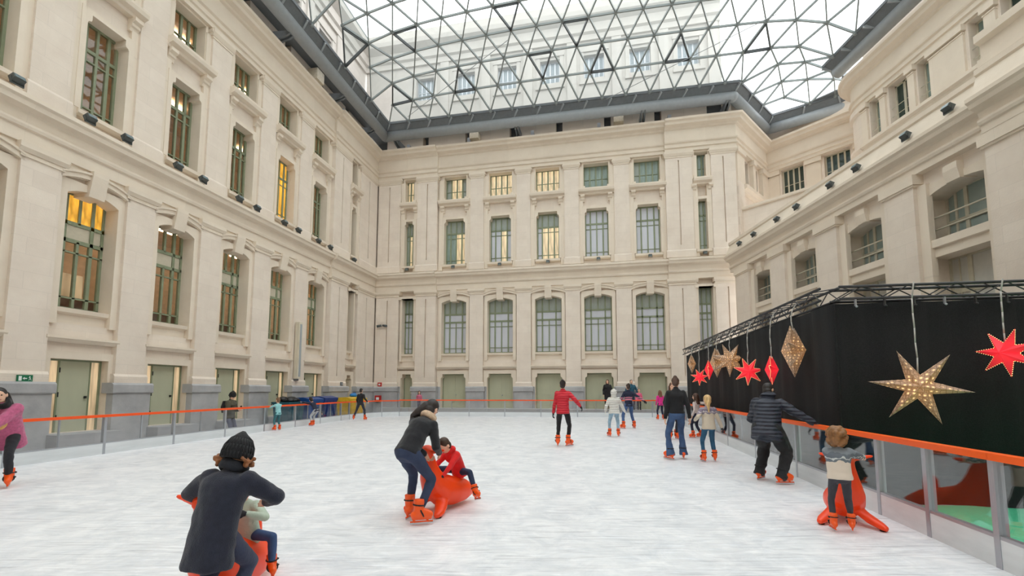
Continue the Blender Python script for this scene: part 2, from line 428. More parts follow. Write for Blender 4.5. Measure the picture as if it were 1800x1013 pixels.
def pattern(kind, w, h):
    """bars (x0,x1,z0,z1) and panes (x0,x1,z0,z1,row) of a window w by h, origin bottom centre"""
    B, P = [], []
    e, t = .07, .035
    def V(x, za, zb, hw): B.append((x - hw, x + hw, za, zb))
    def H(z, xa, xb, hw): B.append((xa, xb, z - hw, z + hw))
    x0, x1 = -w / 2, w / 2
    B += [(x0, x0 + e, 0, h), (x1 - e, x1, 0, h), (x0, x1, 0, e), (x0, x1, h - e, h)]
    if kind == 'A' or kind == 'AN':
        rows = [0, .59 * h, .74 * h, h]
        cols = [-.5, -.26, 0, .26, .5] if kind == 'A' else [-.5, -.17, .17, .5]
        for z in rows[1:3]: H(z, x0, x1, .055)
        for c in cols[1:-1]:
            if abs(c) > .01 : V(c * w, 0, h, .045 if kind == 'A' else .035)
            else: V(0, 0, rows[1], t); V(0, rows[2], h, t)
        for z in (.1 * h, .49 * h): H(z, x0, x1, .022)
        for j in range(3):
            cc = cols if not (j == 1 and kind == 'A') else [-.5, -.26, .26, .5]
            for a, b in zip(cc[:-1], cc[1:]): P.append((a * w, b * w, rows[j], rows[j + 1], j))
    elif kind in ('B', 'BN'):
        cols = [-.5, -.27, 0, .27, .5] if kind == 'B' else [-.5, -.17, .17, .5]
        rows = [0, .71 * h, h]
        H(rows[1], x0, x1, .05)
        for c in cols[1:-1]: V(c * w, 0, h, .045 if abs(c) > .1 else t)
        for z in (.1 * h, .6 * h): H(z, x0, x1, .02)
        for j in range(2):
            for a, b in zip(cols[:-1], cols[1:]): P.append((a * w, b * w, rows[j], rows[j + 1], j))
    elif kind in ('C', 'CN'):
        n = 4 if kind == 'C' else 3
        for i in range(1, n): V((i / n - .5) * w, 0, h, .045)
        H(.42 * h, x0, x1, .016)
        for i in range(n): P.append(((i / n - .5) * w, ((i + 1) / n - .5) * w, 0, h, 0))
    elif kind == 'R':                                   # right-hand wall: small lights beside a big one
        cols = [-.5, -.35, -.2, .2, .35, .5]; rows = [0, .36 * h, h]
        H(rows[1], x0, x1, .06)
        for c in cols[1:-1]: V(c * w, 0, h, .05 if abs(c) < .3 else .03)
        for j in range(2):
            for a, b in zip(cols[:-1], cols[1:]): P.append((a * w, b * w, rows[j], rows[j + 1], j))
    elif kind == 'L':                                   # lower right-hand window with white blinds
        cols = [-.5, -.2, .2, .5]; rows = [0, .62 * h, h]
        H(rows[1], x0, x1, .06)
        for c in cols[1:-1]: V(c * w, 0, h, .06)
        V(-.35 * w, 0, h, .012); V(.35 * w, 0, h, .012)
        for j in range(2):
            for a, b in zip(cols[:-1], cols[1:]): P.append((a * w, b * w, rows[j], rows[j + 1], j))
    else:                                               # 'S' one or two leaf upper window
        n = 2 if w > .7 else 1
        if n == 2: V(0, 0, h, .06)
        for i in range(n): P.append(((i / n - .5) * w, ((i + 1) / n - .5) * w, 0, h, 0))
    return B, P
def window(MW, xc, w, z0, z1, kind, y, pm, fm):
    h = round(z1 - z0, 3); B, P = pattern(kind, w, h)
    key = (kind, round(w, 3), h, fm.name)
    if key not in FR:
        g = G()
        for b in B: g.box(b[0], b[1], 0, .09, b[2], b[3])
        FR[key] = g.mesh('window_frame', fm)
    WIN[0] += 1
    o = link('window_%d' % WIN[0], FR[key], None, mtx=MW @ Matrix.Translation((xc, y, z0)), kind='structure')
    for i, (a, b, c, d, r) in enumerate(P):
        piece('pane', pm(r, i), o, a, b, .04, .052, c, d)
    return o
def surround(root, xc, w, z0, z1, shape, y0, y1, mg=.16, mgb=0, name='window_surround', m=None):
    """moulded stone frame round an opening: arched, with stepped shoulders, or plain"""
    a, b = xc - w / 2, xc + w / 2
    if shape == 'arch':
        inner = [(a, z0), (b, z0)] + arc_pts(xc, w, z1 - .2, .2)
    elif shape == 'shoulder':
        s, q = .11, .3
        inner = [(a, z0), (b, z0), (b, z1 - q), (b - .03, z1 - q + .06), (b - .09, z1 - q + .08), (b - s, z1 - q + .14), (b - s, z1), (a + s, z1), (a + s, z1 - q + .14), (a + .09, z1 - q + .08), (a + .03, z1 - q + .06), (a, z1 - q)]
    else:
        inner = [(a, z0), (b, z0), (b, z1), (a, z1)]
    zt = z1 + mg
    outer = [(a - mg, z0 - mgb), (b + mg, z0 - mgb), (b + mg, zt), (a - mg, zt)]
    g = G()
    if mgb == 0:                                        # open at the foot: one outline
        poly = [(a - mg, z0), (a, z0)] + list(reversed(inner[2:])) + [(b, z0), (b + mg, z0), (b + mg, zt), (a - mg, zt)]
        g.ring(poly, None, y0, y1)
    else: g.ring(outer, inner, y0, y1)
    g.make(name, m or M['stone2'], root)
def pilaster(root, x0, x1, d=0.0, groove=False, upper=True, lower=True, y1=.24):
    def shaft(z0, z1, zb):
        g = G()
        if groove:
            xm = (x0 + x1) / 2
            g.box(x0, x1, -d, y1, z0, zb + .3).box(x0, xm - .035, -d, y1, zb + .3, z1 - .25).box(xm + .035, x1, -d, y1, zb + .3, z1 - .25)
            g.box(xm - .04, xm + .04, .1 - d, y1, zb + .2, z1 - .2).box(x0, x1, -d, y1, z1 - .25, z1)
        else: g.box(x0, x1, -d, y1, z0, z1)
        g.prof([(y1, z0), (-d - .07, z0), (-d - .07, zb - .08), (-d - .02, zb), (y1, zb)], x0 - .06, x1 + .06)
        return g
    if lower:
        p = shaft(1.72, 7.66, 2.0).make('pilaster', M['stone'], root)
        g = G().box(x0 - .04, x1 + .04, -d - .04, y1, 7.62, 7.7).box(x0 - .02, x1 + .02, -d - .02, y1, 7.7, 7.74)
        g.prof([(y1, 7.74), (-d - .05, 7.74), (-d - .12, 7.84), (-d - .12, 7.98), (y1, 7.98)], x0 - .1, x1 + .1)
        g.make('capital', M['stone2'], p)
        G().prof([(y1, 1.4), (-d - .19, 1.4), (-d - .21, 1.43), (-d - .21, 1.66), (-d - .15, 1.72), (y1, 1.72)], x0 - .17, x1 + .17).make('plinth_cap', M['grey'], p)
        G().box(x0 - .12, x1 + .12, -d - .15, y1, GND, 1.4).make('plinth_block', M['grey'], p)
    if upper:
        p = shaft(9.25, 15.45, 9.72).make('pilaster', M['stone'], root)
        g = G().box(x0 - .03, x1 + .03, -d - .03, y1, 15.36, 15.43)
        g.prof([(y1, 15.45), (-d - .03, 15.45), (-d - .1, 15.6), (-d - .1, 15.75), (y1, 15.75)], x0 - .07, x1 + .07)
        for x in (x0 - .04, x1 + .04): g.tube((x, -d - .06, 15.62), (x, y1, 15.62), .09, None, 8)
        g.make('capital', M['stone2'], p)
def door(MW, xc, w, z0, z1, kind, y):
    DOOR[0] += 1
    o = G().box(-w / 2, -w / 2 + .05, 0, .1, 0, z1 - z0).box(w / 2 - .05, w / 2, 0, .1, 0, z1 - z0).box(-w / 2, w / 2, 0, .1, z1 - z0 - .05, z1 - z0).make('door_%d' % DOOR[0], M['frame'])
    o['kind'] = 'structure'; o.matrix_world = MW @ Matrix.Translation((xc, y, z0)); h = z1 - z0 - .05
    if kind == 'pair':
        for s in (-1, 1):
            lf = piece('door_leaf', M['door'], o, min(s * .008, s * (w / 2 - .05)), max(s * .008, s * (w / 2 - .05)), .03, .08, 0, h)
            pass
        piece('door_knob', M['alu'], o, .05, .09, -.03, .03, .85, .92); piece('closing_strip', M['door'], o, -.025, .025, .015, .09, 0, h)
    else:                                               # solid leaf between two lit side panes
        a, b = -w / 2 + .40, w / 2 - .30
        piece('door_leaf', M['door'], o, a, b, .02, .08, 0, h)
        piece('side_pane', M['litc'], o, -w / 2 + .05, a - .04, .04, .06, .0, h); piece('side_pane', M['litc'], o, b + .03, w / 2 - .05, .04, .06, .0, h)
        piece('door_post', M['frame'], o, a - .04, a, 0, .1, 0, h); piece('door_post', M['frame'], o, b, b + .03, 0, .1, 0, h)
        for z in (.35, 1.0, 1.7): piece('hinge', M['rubber'], o, a - .015, a + .015, -.01, .02, z, z + .14)
        piece('door_knob', M['rubber'], o, b - .1, b - .05, -.03, .02, .95, 1.02)
def classic_bay(root, MW, xc, hb, w1, pm1, pm2, pm3, dk, zdt, d=0.0, clear=False, narrow=False):
    """one bay between pilasters: door, tall arched window, shouldered window, attic window"""
    k = 'N' if narrow else ''
    w2, w3 = w1 * .86, w1 * .92
    s = root
    yw = .6
    # ground storey
    wd = w1 + (.1 if dk == 'side' else 0); yd = .36 if dk == 'side' else .5
    surround(s, xc, wd, .3, zdt, 'shoulder' if dk == 'pair' else 'plain', .10 - d, yd + .1, .22, 0, 'door_surround')
    door(MW, xc, wd, .3, zdt, dk, yd)
    G().box(xc - hb, xc + hb, .10 - d, .5, GND, 1.7).make('plinth_wing', M['grey'], s) if False else None
    for sx in (-1, 1):
        a, b = sorted((xc + sx * (wd / 2 + .02), xc + sx * hb))
        piece('plinth_wing', M['grey'], s, a, b, .05 - d, yw, GND, 1.7)
    G().prof([(.3, 2.84), (.06 - d, 2.84), (.0 - d, 2.92), (-.03 - d, 2.95), (-.03 - d, 3.02), (.3, 3.05)], xc - hb, xc + hb).make('ledge', M['stone2'], s)
    piece('door_step', M['step'], s, xc - hb + .1, xc + hb - .1, -.6 - d, .62, GND, .29)
    # tall window
    if not narrow:
        surround(s, xc, w1, 3.36, 7.36, 'arch', .10 - d, yw + .06, .2)
        g = G(); rr = arc_pts(xc, w1 + .5, 7.5, .22, 12); r2 = arc_pts(xc, w1 + .5, 7.64, .22, 12)
        g.ring(rr + list(reversed(r2)), None, .0 - d, .3)
        r3 = arc_pts(xc, w1 + .5, 7.64, .22, 12); r4 = arc_pts(xc, w1 + .5, 7.7, .22, 12)
        g.ring(r3 + list(reversed(r4)), None, -.05 - d, .3)
        g.make('arch_moulding', M['stone2'], s)
        G().ring([(xc - hb, 7.98), (xc - hb, 7.5)] + list(reversed(arc_pts(xc, w1 + .5, 7.5, .2, 12))) + [(xc + hb, 7.5), (xc + hb, 7.98)], None, .06 - d, .3).make('arch_spandrel', M['stone2'], s)
        g = G().prof([(.6, 7.22), (.02 - d, 7.22), (-.1 - d, 7.86), (-.1 - d, 7.98), (.6, 7.98)], xc - .21, xc + .21)
        g.make('keystone', M['stone2'], s)
    else:
        surround(s, xc, w1, 3.36, 7.5, 'plain', .10 - d, yw + .06, .14)
        G().box(xc - w1 / 2 - .12, xc + w1 / 2 + .12, .02 - d, .5, 7.5, 7.62).box(xc - w1 / 2 - .22, xc - w1 / 2, -.02 - d, .5, 7.42, 7.62).box(xc + w1 / 2, xc + w1 / 2 + .22, -.02 - d, .5, 7.42, 7.62).make('lintel', M['stone2'], s)
    G().prof([(.7, 3.66), (.3 - d, 3.66), (.16 - d, 3.72), (.14 - d, 3.84), (.7, 3.88)], xc - w1 / 2, xc + w1 / 2).make('window_sill', M['stone2'], s)
    piece('sill_panel', M['stone2'], s, xc - w1 / 2, xc + w1 / 2, .3 - d, .6, 3.36, 3.66)
    window(MW, xc, w1, 3.86, 7.36 if not narrow else 7.5, 'A' + k, yw - d, pm1, M['frame'])
    # shouldered window
    surround(s, xc, w2, 9.72, 12.74, 'shoulder', .06 - d, yw + .06, .16)
    G().prof([(.7, 9.5), (.1 - d, 9.5), (.0 - d, 9.56), (.0 - d, 9.68), (.7, 9.76)], xc - w2 / 2 - .08, xc + w2 / 2 + .08).make('window_sill', M['stone2'], s)
    window(MW, xc, w2, 9.76, 12.74, 'B' + k, yw - .12 - d, pm2, M['frame'])
    # ledge on brackets and attic window
    g = G().prof([(.3, 13.62), (-.02 - d, 13.62), (-.06 - d, 13.7), (-.22 - d, 13.76), (-.26 - d, 13.88), (-.26 - d, 13.96), (.3, 14.02)], xc - hb + .02, xc + hb - .02)
    g.make('balcony_ledge', M['stone2'], s)
    for sx in (-1, 1):
        x = xc + sx * (w2 / 2 + .12)
        G().prof([(.3, 13.2), (.1 - d, 13.2), (.06 - d, 13.3), (.0 - d, 13.34), (.0 - d, 13.44), (-.12 - d, 13.5), (-.12 - d, 13.62), (.3, 13.62)], x - .13, x + .13).make('bracket', M['stone2'], s)
        x = xc + sx * (hb - .14)
        piece('window_strip', M['stone2'], s, x - .14, x + .14, .08 - d, .4, 9.3, 15.45)
        piece('window_strip', M['stone2'], s, x - .14, x + .14, .08 - d, .4, 3.05, 7.66) if hb - w1 / 2 > .4 else None
    surround(s, xc, w3, 14.02, 15.66, 'plain', .12 - d, yw, .1)
    window(MW, xc, w3, 14.14, 15.70, 'C' + k, yw - .06 - d, pm3, M['frame'])
    for sx in (-1, 1): piece('corner_block', M['stone2'], s, xc + sx * w3 / 2 - .09, xc + sx * w3 / 2 + .09, .02 - d, .4, 14.0, 14.2)
    return [(xc - w1 / 2 - .1, xc + w1 / 2 + .1, .3, zdt + .1), (xc - w1 / 2 - .1, xc + w1 / 2 + .1, 3.4, 7.45 if not narrow else 7.58), (xc - w2 / 2 - .1, xc + w2 / 2 + .1, 9.72, 12.8), (xc - w3 / 2 - .05, xc + w3 / 2 + .05, 14.05, 15.72)]
c_ = lambda m: (lambda r, i: M[m])
# ---- left wall
left = empty('wall_left', ML, kind='structure')
holes = []
LB = [-5.98 - 2.66 * i for i in range(11)]
def pl1(r, i): return M['clear']
for n, x in enumerate(LB):
    amber = (lambda r, i: M['lito'] if r == 2 else (M['frostw'] if r == 1 else M['clear']))
    frost = (lambda r, i: M['frostw'] if r == 1 else M['clear'])
    M.setdefault('frostw', mat('frosted_pane', lin(200, 192, 172), 0.15, var=0.04))
    p2 = (lambda r, i: M['lito'] if (n == 1) else M['clear'])
    holes += classic_bay(left, ML, x, .93, 1.36, amber if n == 4 else frost, (lambda r, i, n=n: M['lito'] if n == 1 else M['clear']), pl1, 'side', 2.38)
holes += classic_bay(left, ML, -2.85, .585, .62, pl1, pl1, pl1, 'pair', 2.38, .15, narrow=True)
for i in range(11): pilaster(left, -7.33 - 2.66 * i - .45, -7.33 - 2.66 * i + .45)
pilaster(left, -5.05, -3.44, .15, True); pilaster(left, -2.27, -.18, .15, True)
g = G(); slab(g, -36, 0.3, GND, 15.8, holes, .2, .72)
lb = g.make('wall_body', M['stone'], left)
for nm, pr in (('string_cornice', STR), ('crown_cornice', ENT)):
    G().prof(pr, -36, -5.05).make(nm, M['stone2'], left); G().prof(fwd(pr, .15), -5.05, .1).make(nm, M['stone2'], left)
M['counter'] = mat('brown_counter', lin(96, 58, 36), 0.5)
# rooms behind the left windows
for z0, z1, lit in ((3.1, 7.9, 1), (9.3, 13.2, 1), (13.6, 16.2, 1)):
    g = G(); x0, x1, y0, y1 = -36, 0.2, .73, 4.2
    g.add([(x0, y0, z0), (x1, y0, z0), (x1, y1, z0), (x0, y1, z0), (x0, y0, z1), (x1, y0, z1), (x1, y1, z1), (x0, y1, z1)],
          [(0, 1, 2, 3), (4, 5, 6, 7), (1, 2, 6, 5), (2, 3, 7, 6), (3, 0, 4, 7)])
    r = g.make('corridor', M['roomw'], left)
    for i in range(12 if z0 < 5 else 0): piece('counter', M['counter'], r, -5.2 - 2.66 * i, -3.6 - 2.66 * i, 2.6, 3.4, z0, z0 + 1.5); piece('glow_panel', M['litc'], r, -6.9 - 2.66 * i, -6.1 - 2.66 * i, 4.05, 4.15, z0 + .4, z0 + 2.6)  # glowing panels are invented to imitate the lighter room interior
    for i in range(9): piece('corridor_lamp', M['lamp'] if z0 < 5 else M['lampd'], r, -33.5 + 4 * i, -32.3 + 4 * i, 2.0, 2.25, z1 - .12, z1 - .06)
# ---- back wall
back = empty('wall_back', MB_, kind='structure')
holes = []
BB = [5.58, 8.65, 11.72, 14.76, 17.82]
fr1 = (lambda r, i: M['frost'] if r != 2 else M['frostg'])
for n, x in enumerate(BB):
    hb = 1.1
    p2 = [lambda r, i: M['frostg'] if r else (M['litw'] if i in (2, 3) else M['tealp']), lambda r, i: M['frostg'] if r else (M['litw'] if i == 2 else M['frost']),
          lambda r, i: M['frostg'] if r else (M['litw'] if i in (1, 2, 3) else M['frost']), lambda r, i: M['frost'], lambda r, i: M['frost']][n]
    p3 = [lambda r, i: M['litw'] if i in (1, 2) else M['frostg'], lambda r, i: M['litw'], lambda r, i: M['litw'], lambda r, i: M['tealp'], lambda r, i: M['tealp'] if i else M['frostg']][n]
    holes += classic_bay(back, MB_, x, hb, 1.66, fr1, p2, p3, 'pair', 2.52)
holes += classic_bay(back, MB_, 2.45, .6, .8, fr1, lambda r, i: M['litw'] if i == 1 and r == 0 else M['frostg'], lambda r, i: M['litw'] if i < 2 else M['frostg'], 'pair', 2.52, .15, narrow=True)
holes += classic_bay(back, MB_, 20.9, .53, .8, fr1, c_('frostg'), c_('tealp'), 'pair', 2.52, .15, narrow=True)
for x in (7.115, 10.185, 13.24, 16.29): pilaster(back, x - .45, x + .45)
for a, b in ((.23, 1.83), (3.04, 4.43), (18.85, 20.37), (21.41, 22.77)): pilaster(back, a, b, .15, True)
g = G(); slab(g, -.3, 22.77, GND, 15.8, holes, .2, .72); g.make('wall_body', M['stone'], back)
for nm, pr in (('string_cornice', STR), ('crown_cornice', ENT)):
    G().prof(pr, 4.43, 18.85).make(nm, M['stone2'], back); G().prof(fwd(pr, .15), -.1, 4.43).make(nm, M['stone2'], back)
def wpt(mt, x, y=0): v = mt @ Vector((x, y, 0)); return (v.x, v.y)
P1 = wpt(MB_, 22.77); P2 = (16.85, 28.0); P3 = (20.9, 22.95)
G().sweep([(-y + .15, z) for y, z in ENT], [wpt(MB_, 18.85), P1, P2, P3]).make('trim_1', M['stone2'], kind='structure')
G().sweep([(-y + .15, z) for y, z in STR], [wpt(MB_, 18.85), P1, (14.0, 25.5)]).make('trim_2', M['stone2'], kind='structure')
# ---- side of the end pavilion and the recessed wall beyond the terrace
MP = frame_mtx(P1, (P2[0] - P1[0], P2[1] - P1[1])); Lp = math.dist(P1, P2)
pav = empty('wall_pavilion', MP, kind='structure')
hs = [(1.5, 2.3, 13.75, 15.6), (3.0, 3.8, 13.75, 15.6)]
g = G(); slab(g, 0, Lp, GND, 15.8, hs, .1, .6); g.make('wall_body', M['stone'], pav)
for a, b in ((0, 1.1), (2.45, 2.85), (4.0, Lp)): G().box(a, b, -.15, .2, 13.7, 15.45).box(a - .05, b + .05, -.24, .2, 15.45, 15.75).make('pilaster', M['stone2'], pav)
G().box(0, .9, -.15, .2, GND, 13.7).make('corner_pier', M['stone'], pav)
G().prof([(.2, 13.3), (-.1, 13.3), (-.15, 13.4), (-.3, 13.5), (-.3, 13.7), (.2, 13.75)], .9, Lp).make('balcony_ledge', M['stone2'], pav)
for h in hs: window(MP, (h[0] + h[1]) / 2, h[1] - h[0], h[2], h[3], 'S', .4, c_('darkp'), M['framer'])
MC = frame_mtx(P2, (P3[0] - P2[0], P3[1] - P2[1])); Lc = math.dist(P2, P3)
rec = empty('wall_recess', MC, kind='structure')
hs = [(.9, 2.15, 13.9, 15.72), (3.25, 4.55, 13.9, 15.72)]
g = G(); slab(g, 0, Lc, 8.5, 15.8, hs, .1, .6); g.make('wall_body', M['stone'], rec)
for a, b in ((-.1, .8), (2.3, 3.1), (4.75, 5.6)): G().box(a, b, 0, .2, 9, 15.42).box(a - .06, b + .06, -.1, .2, 15.45, 15.75).make('pilaster', M['stone2'], rec)
for h in hs: window(MC, (h[0] + h[1]) / 2, h[1] - h[0], h[2], h[3], 'C', .35, c_('darkp'), M['framer'])
MT = frame_mtx((13.15, 25.1), (.626, -.78))
ter = empty('wall_terrace', MT, kind='structure')
G().box(0, 5.6, .1, .35, 8.5, 12.0).make('wall_body', M['stone'], ter)
G().prof([(.45, 11.95), (.0, 11.95), (-.03, 12.0), (-.03, 12.12), (.45, 12.16)], 0, 5.6).make('coping', M['stone2'], ter)
# ---- right wall, lower storeys with deep arched openings
right = empty('wall_right', MR, kind='structure')
holes = []
PR = [22.85, 19.65, 16.5, 13.33, 10.15, 6.95, 3.75, .55, -2.6]
for i in range(len(PR) - 1):
    xc = -(PR[i] + PR[i + 1]) / 2; w = 1.96
    holes += [(xc - w / 2 - .06, xc + w / 2 + .06, 5.86, 7.5), (xc - w / 2, xc + w / 2, 2.7, 5.38)]
    surround(right, xc, w, 5.86, 7.36, 'arch', .22, .95, .2, 0, 'arch_surround')
    G().prof([(.6, 7.32), (.12, 7.32), (.05, 7.62), (.05, 7.8), (.6, 7.8)], xc - .2, xc + .2).make('keystone', M['stone2'], right)
    G().prof([(1.3, 5.62), (.2, 5.62), (.16, 5.64), (.16, 5.86), (1.3, 5.86)], xc - w / 2 - .05, xc + w / 2 + .05).make('window_sill', M['stone2'], right)
    piece('sill_panel', M['stone2'], right, xc - w / 2, xc + w / 2, .24, 1.3, 5.36, 5.63)
    g = G()
    for z, y in ((6.22, .42), (6.58, .42)): g.tube((xc - w / 2, y, z), (xc + w / 2, y, z), .024, None, 6)
    g.make('guard_rail', M['framer'], right)
    window(MR, xc, w, 5.86, 7.4, 'R', .85, c_('rpane'), M['framer'])
    window(MR, xc, w, 2.7, 5.38, 'L', .8, c_('whitep'), M['framer'])
for i, y in enumerate(PR):
    a, b = (-y - .52, -y + .52)
    fw = .0
    if i == 0: a, b = -23.3, -22.1
    if abs(y - 10.15) < .1: b = -7.7; a = -10.67; fw = .12
    p = G().box(a, b, -fw, .3, GND, 7.62).make('pier', M['stone'], right)
    G().box(a - .06, b + .06, -.05 - fw, .3, 7.62, 7.68).box(a - .1, b + .1, -.09 - fw, .3, 7.68, 7.98).make('capital', M['stone2'], p)
    piece('pier_strip', M['stone2'], p, a - .28, b + .28, .12, .3, 2.0, 7.62)
g = G(); slab(g, -23.9, 6, GND, 8.1, holes, .25, 1.32); g.make('wall_body', M['stone'], right)
RPR = [(.6, 7.98), (0, 7.98), (0, 8.18), (-.05, 8.2), (-.08, 8.27), (-.08, 8.33), (-.02, 8.36), (-.05, 8.52), (-.1, 8.56), (-.26, 8.62), (-.3, 8.72), (-.36, 8.78), (-.36, 8.88), (-.22, 8.94), (.0, 9.5), (-.05, 9.54), (-.05, 9.68), (.6, 9.72)]
def fw2(pr, d): return [(y - d if y < .5 else y, z) for y, z in pr]
G().prof(RPR, -23.9, -10.62).make('parapet_cornice', M['stone2'], right); G().prof(fw2(RPR, .22), -10.62, 6).make('parapet_cornice', M['stone2'], right)
G().prof([(.6, 9.7), (-.1, 9.7), (-.16, 9.76), (-.16, 9.95), (-.05, 10.0), (-.05, 10.35), (-.2, 10.42), (-.2, 10.62), (.6, 10.66)], -10.62, 6).make('parapet_block', M['stone2'], right)
G().box(12.7, 21.5, -6, 22, 9.2, 9.35).make('terrace_floor', M['paving'], kind='structure')
# ---- right wall, upper storey set back behind the terrace, with a rounded end
MU = frame_mtx((17.6, 0), (0, -1))
up = empty('wall_right_upper', MU, kind='structure')
XU = 17.6
arc = [(XU + 1.6 - 1.6 * math.cos(t), 21.0 + 1.6 * math.sin(t)) for t in [PI / 2 * i / 10 for i in range(11)]]
wins = [(-20.3, .55), (-19.0, .95), (-17.75, .55), (-15.6, .55), (-14.25, 1.0), (-12.9, .55)]
hs = [(x - w / 2, x + w / 2, 13.78, 15.7) for x, w in wins]
g = G(); slab(g, -21.0, 6, 9.2, 15.8, hs, .1, .6); g.make('wall_body', M['stone'], up)
for x, w in wins:
    window(MU, x, w, 13.78, 15.7, 'S', .42, c_('darkp') if w > .7 else c_('tealp'), M['framer'])
    g = G()
    for z in (14.2, 14.6): g.tube((x - w / 2, .2, z), (x + w / 2, .2, z), .014, None, 5)
    g.make('guard_rail', M['framer'], up)
for a, b in ((-21.0, -20.65), (-19.9, -19.6), (-18.4, -18.1), (-17.4, -16.0), (-15.25, -14.85), (-13.65, -13.25), (-12.5, -11)):
    p = G().box(a, b, 0, .2, 13.7, 15.42).make('pilaster', M['stone2'], up)
    G().box(a - .02, b + .02, -.03, .2, 15.38, 15.44).box(a - .06, b + .06, -.1, .2, 15.5, 15.75).make('capital', M['stone2'], p)
G().prof([(.2, 13.4), (0, 13.4), (-.02, 13.5), (-.16, 13.56), (-.16, 13.7), (.2, 13.78)], -21.0, 6).make('window_ledge', M['stone2'], up)
path = [(XU, -6), (XU, 5)] + arc + [(21.5, 22.6)]
G().sweep([(-y, z) for y, z in ENT], path, -1).make('trim_3', M['stone2'], kind='structure', smooth=False)
G().sweep([(-.3, 9.2), (-.1, 9.2), (-.1, 13.4), (.0, 13.4), (.16, 13.56), (.16, 13.7), (-.02, 13.78), (-.02, 15.4), (.1, 15.5), (.1, 15.75), (-.3, 15.75)], arc + [(21.5, 22.6)], -1).make('wall_right_round', M['stone'], kind='structure')
G().sweep([(-.5, 19.0), (.62, 19.0), (.62, 19.07), (-.5, 19.07)], [wpt(MB_, 22.0), P1, P2, (20.9, 22.95)]).make('recess_sky_baffle', M['steeld'], kind='structure')  # dark plate added to close off the sky over the recess
G().box(17.9, 18.2, -6, 21.0, 17.6, 19.2).make('trim_5', M['stone'], kind='structure')
G().sweep([(-.1, 17.6), (-.5, 17.6), (-.5, 19.1), (-.1, 19.1)], [wpt(MB_, 22.3), P1, P2, (20.9, 22.95)]).make('trim_6', M['stone'], kind='structure')
# ---- attic blocks between wall tops and the roof tube
ga = [M['stone2'], M['beigebox']]
for root, x0, x1, st in ((left, -35.0, -.6, 2.66), (back, .5, 22.2, 3.05)):
    x = x0
    while x < x1 - .5:
        piece('attic_block', M['stone'], root, x, min(x + st - .42, x1), .35, .9, 17.6, 18.95); x += st
    piece('attic_back', M['steeld'], root, x0 - 1, x1 + .5, .92, 1.0, 17.6, 19.3); piece('attic_sky_baffle', M['steeld'], root, x0 - 1, x1 + .5, -.62, 1.0, 18.98, 19.05)  # dark plates added to shut out the sky and its light above the attic
# ---- closing wall behind the camera and ground
piece('wall_rear', M['stone'], None, -18, 20, -6.6, -6.0, GND, 18.2, kind='structure')
piece('floor', M['paving'], None, -20, 20, -7, 34, GND - .3, GND, kind='structure')
bs = empty('trim_4', MB_, kind='structure'); piece('raised_kerb', M['paving'], bs, 1.0, 21.5, -1.1, .1, GND, .38)
# ---- the palace storeys that rise outside above the glass
MLX = ML @ Matrix.Translation((0, 2.4, 0)); MBX = MB_ @ Matrix.Translation((0, 2.2, 0))
for nm, mt, xs, x0, x1, top in (('wall_left_outer', MLX, LB + [-2.85], -36, 2.4, 28.6), ('wall_back_outer', MBX, [2.45] + BB + [20.9], -2.3, 22.9, 28.6)):
    o = empty(nm, mt, kind='structure')
    hs = [(x - .68, x + .68, 22.9, 24.6) for x in xs]
    g = G(); slab(g, x0, x1, 17.7, top, hs, 0, .4); g.make('wall_body', M['extw'], o)
    for x in xs: window(mt, x, 1.36, 22.9, 24.6, 'C', .25, c_('extg'), M['alu'])
    for x in xs:
        G().box(x - .95, x - .7, -.06, .1, 22.6, 24.8).box(x + .7, x + .95, -.06, .1, 22.6, 24.8).box(x - 1, x + 1, -.1, .1, 24.8, 25.05).box(x - 1, x + 1, -.12, .1, 22.45, 22.65).make('window_surround', M['extw'], o)
        piece('pilaster', M['extw'], o, x + 1.2, x + 1.85, -.12, .1, 19.4, 25.6)
    G().prof([(.1, 25.6), (-.15, 25.6), (-.15, 26.0), (-.3, 26.1), (-.3, 26.7), (-.75, 27.0), (-.8, 27.3), (.1, 27.4)], x0, x1).make('outer_cornice', M['extw'], o)
    G().prof([(.1, 19.8), (-.2, 19.8), (-.3, 20.1), (.1, 20.2)], x0, x1).make('outer_ledge', M['extw'], o)
    piece('roof_gutter', M['steeld'], o, x0, x1, -1.6, .1, 17.6, 17.72)
    G().prof([(.1, 28.5), (-.1, 28.6), (1.8, 30.6), (3, 30.6), (3, 28.5)], x0, x1).make('slate_roof', M['slate'], o) if nm == 'wall_left_outer' else None
# ------------------------------------------------------------------ glass grid-shell roof
import numpy as np
def off(mt, x, y): v = mt @ Vector((x, y, 0)); return Vector((v.x, v.y))
TUBE = [off(ML, -36, -1.0), None, None]
a0 = Vector((CX, CY)); nl = Vector((1, -K)).normalized(); nb = Vector((-K, -1)).normalized()
dl = Vector((-K, -1)).normalized(); db = Vector((1, -K)).normalized()
cor = a0 + nl * 1.0 + nb * .9
t_end = a0 + db * 22.6 + nb * .75
poly = [a0 + nl * 1.0 + dl * 35.2, cor, t_end, Vector((16.55, 27.15)), Vector((19.75, 24.9)), Vector((20.6, 23.3)), Vector((17.35, 22.0)), Vector((17.35, -6.0))]
ZT = 18.36
ceil = empty('ceiling', None, (0, 0, 0), kind='structure')
TP = [Vector((p.x, p.y, ZT)) for p in poly]
for i in range(len(TP) - 1):
    if i == 4 or i == 5: continue
    g = G().tube(TP[i], TP[i + 1], .31, None, 18)
    if i + 2 < len(TP): g.ell(TP[i + 1], .31, None, 18, 12)
    g.make('edge_tube', M['steel'], ceil, True)
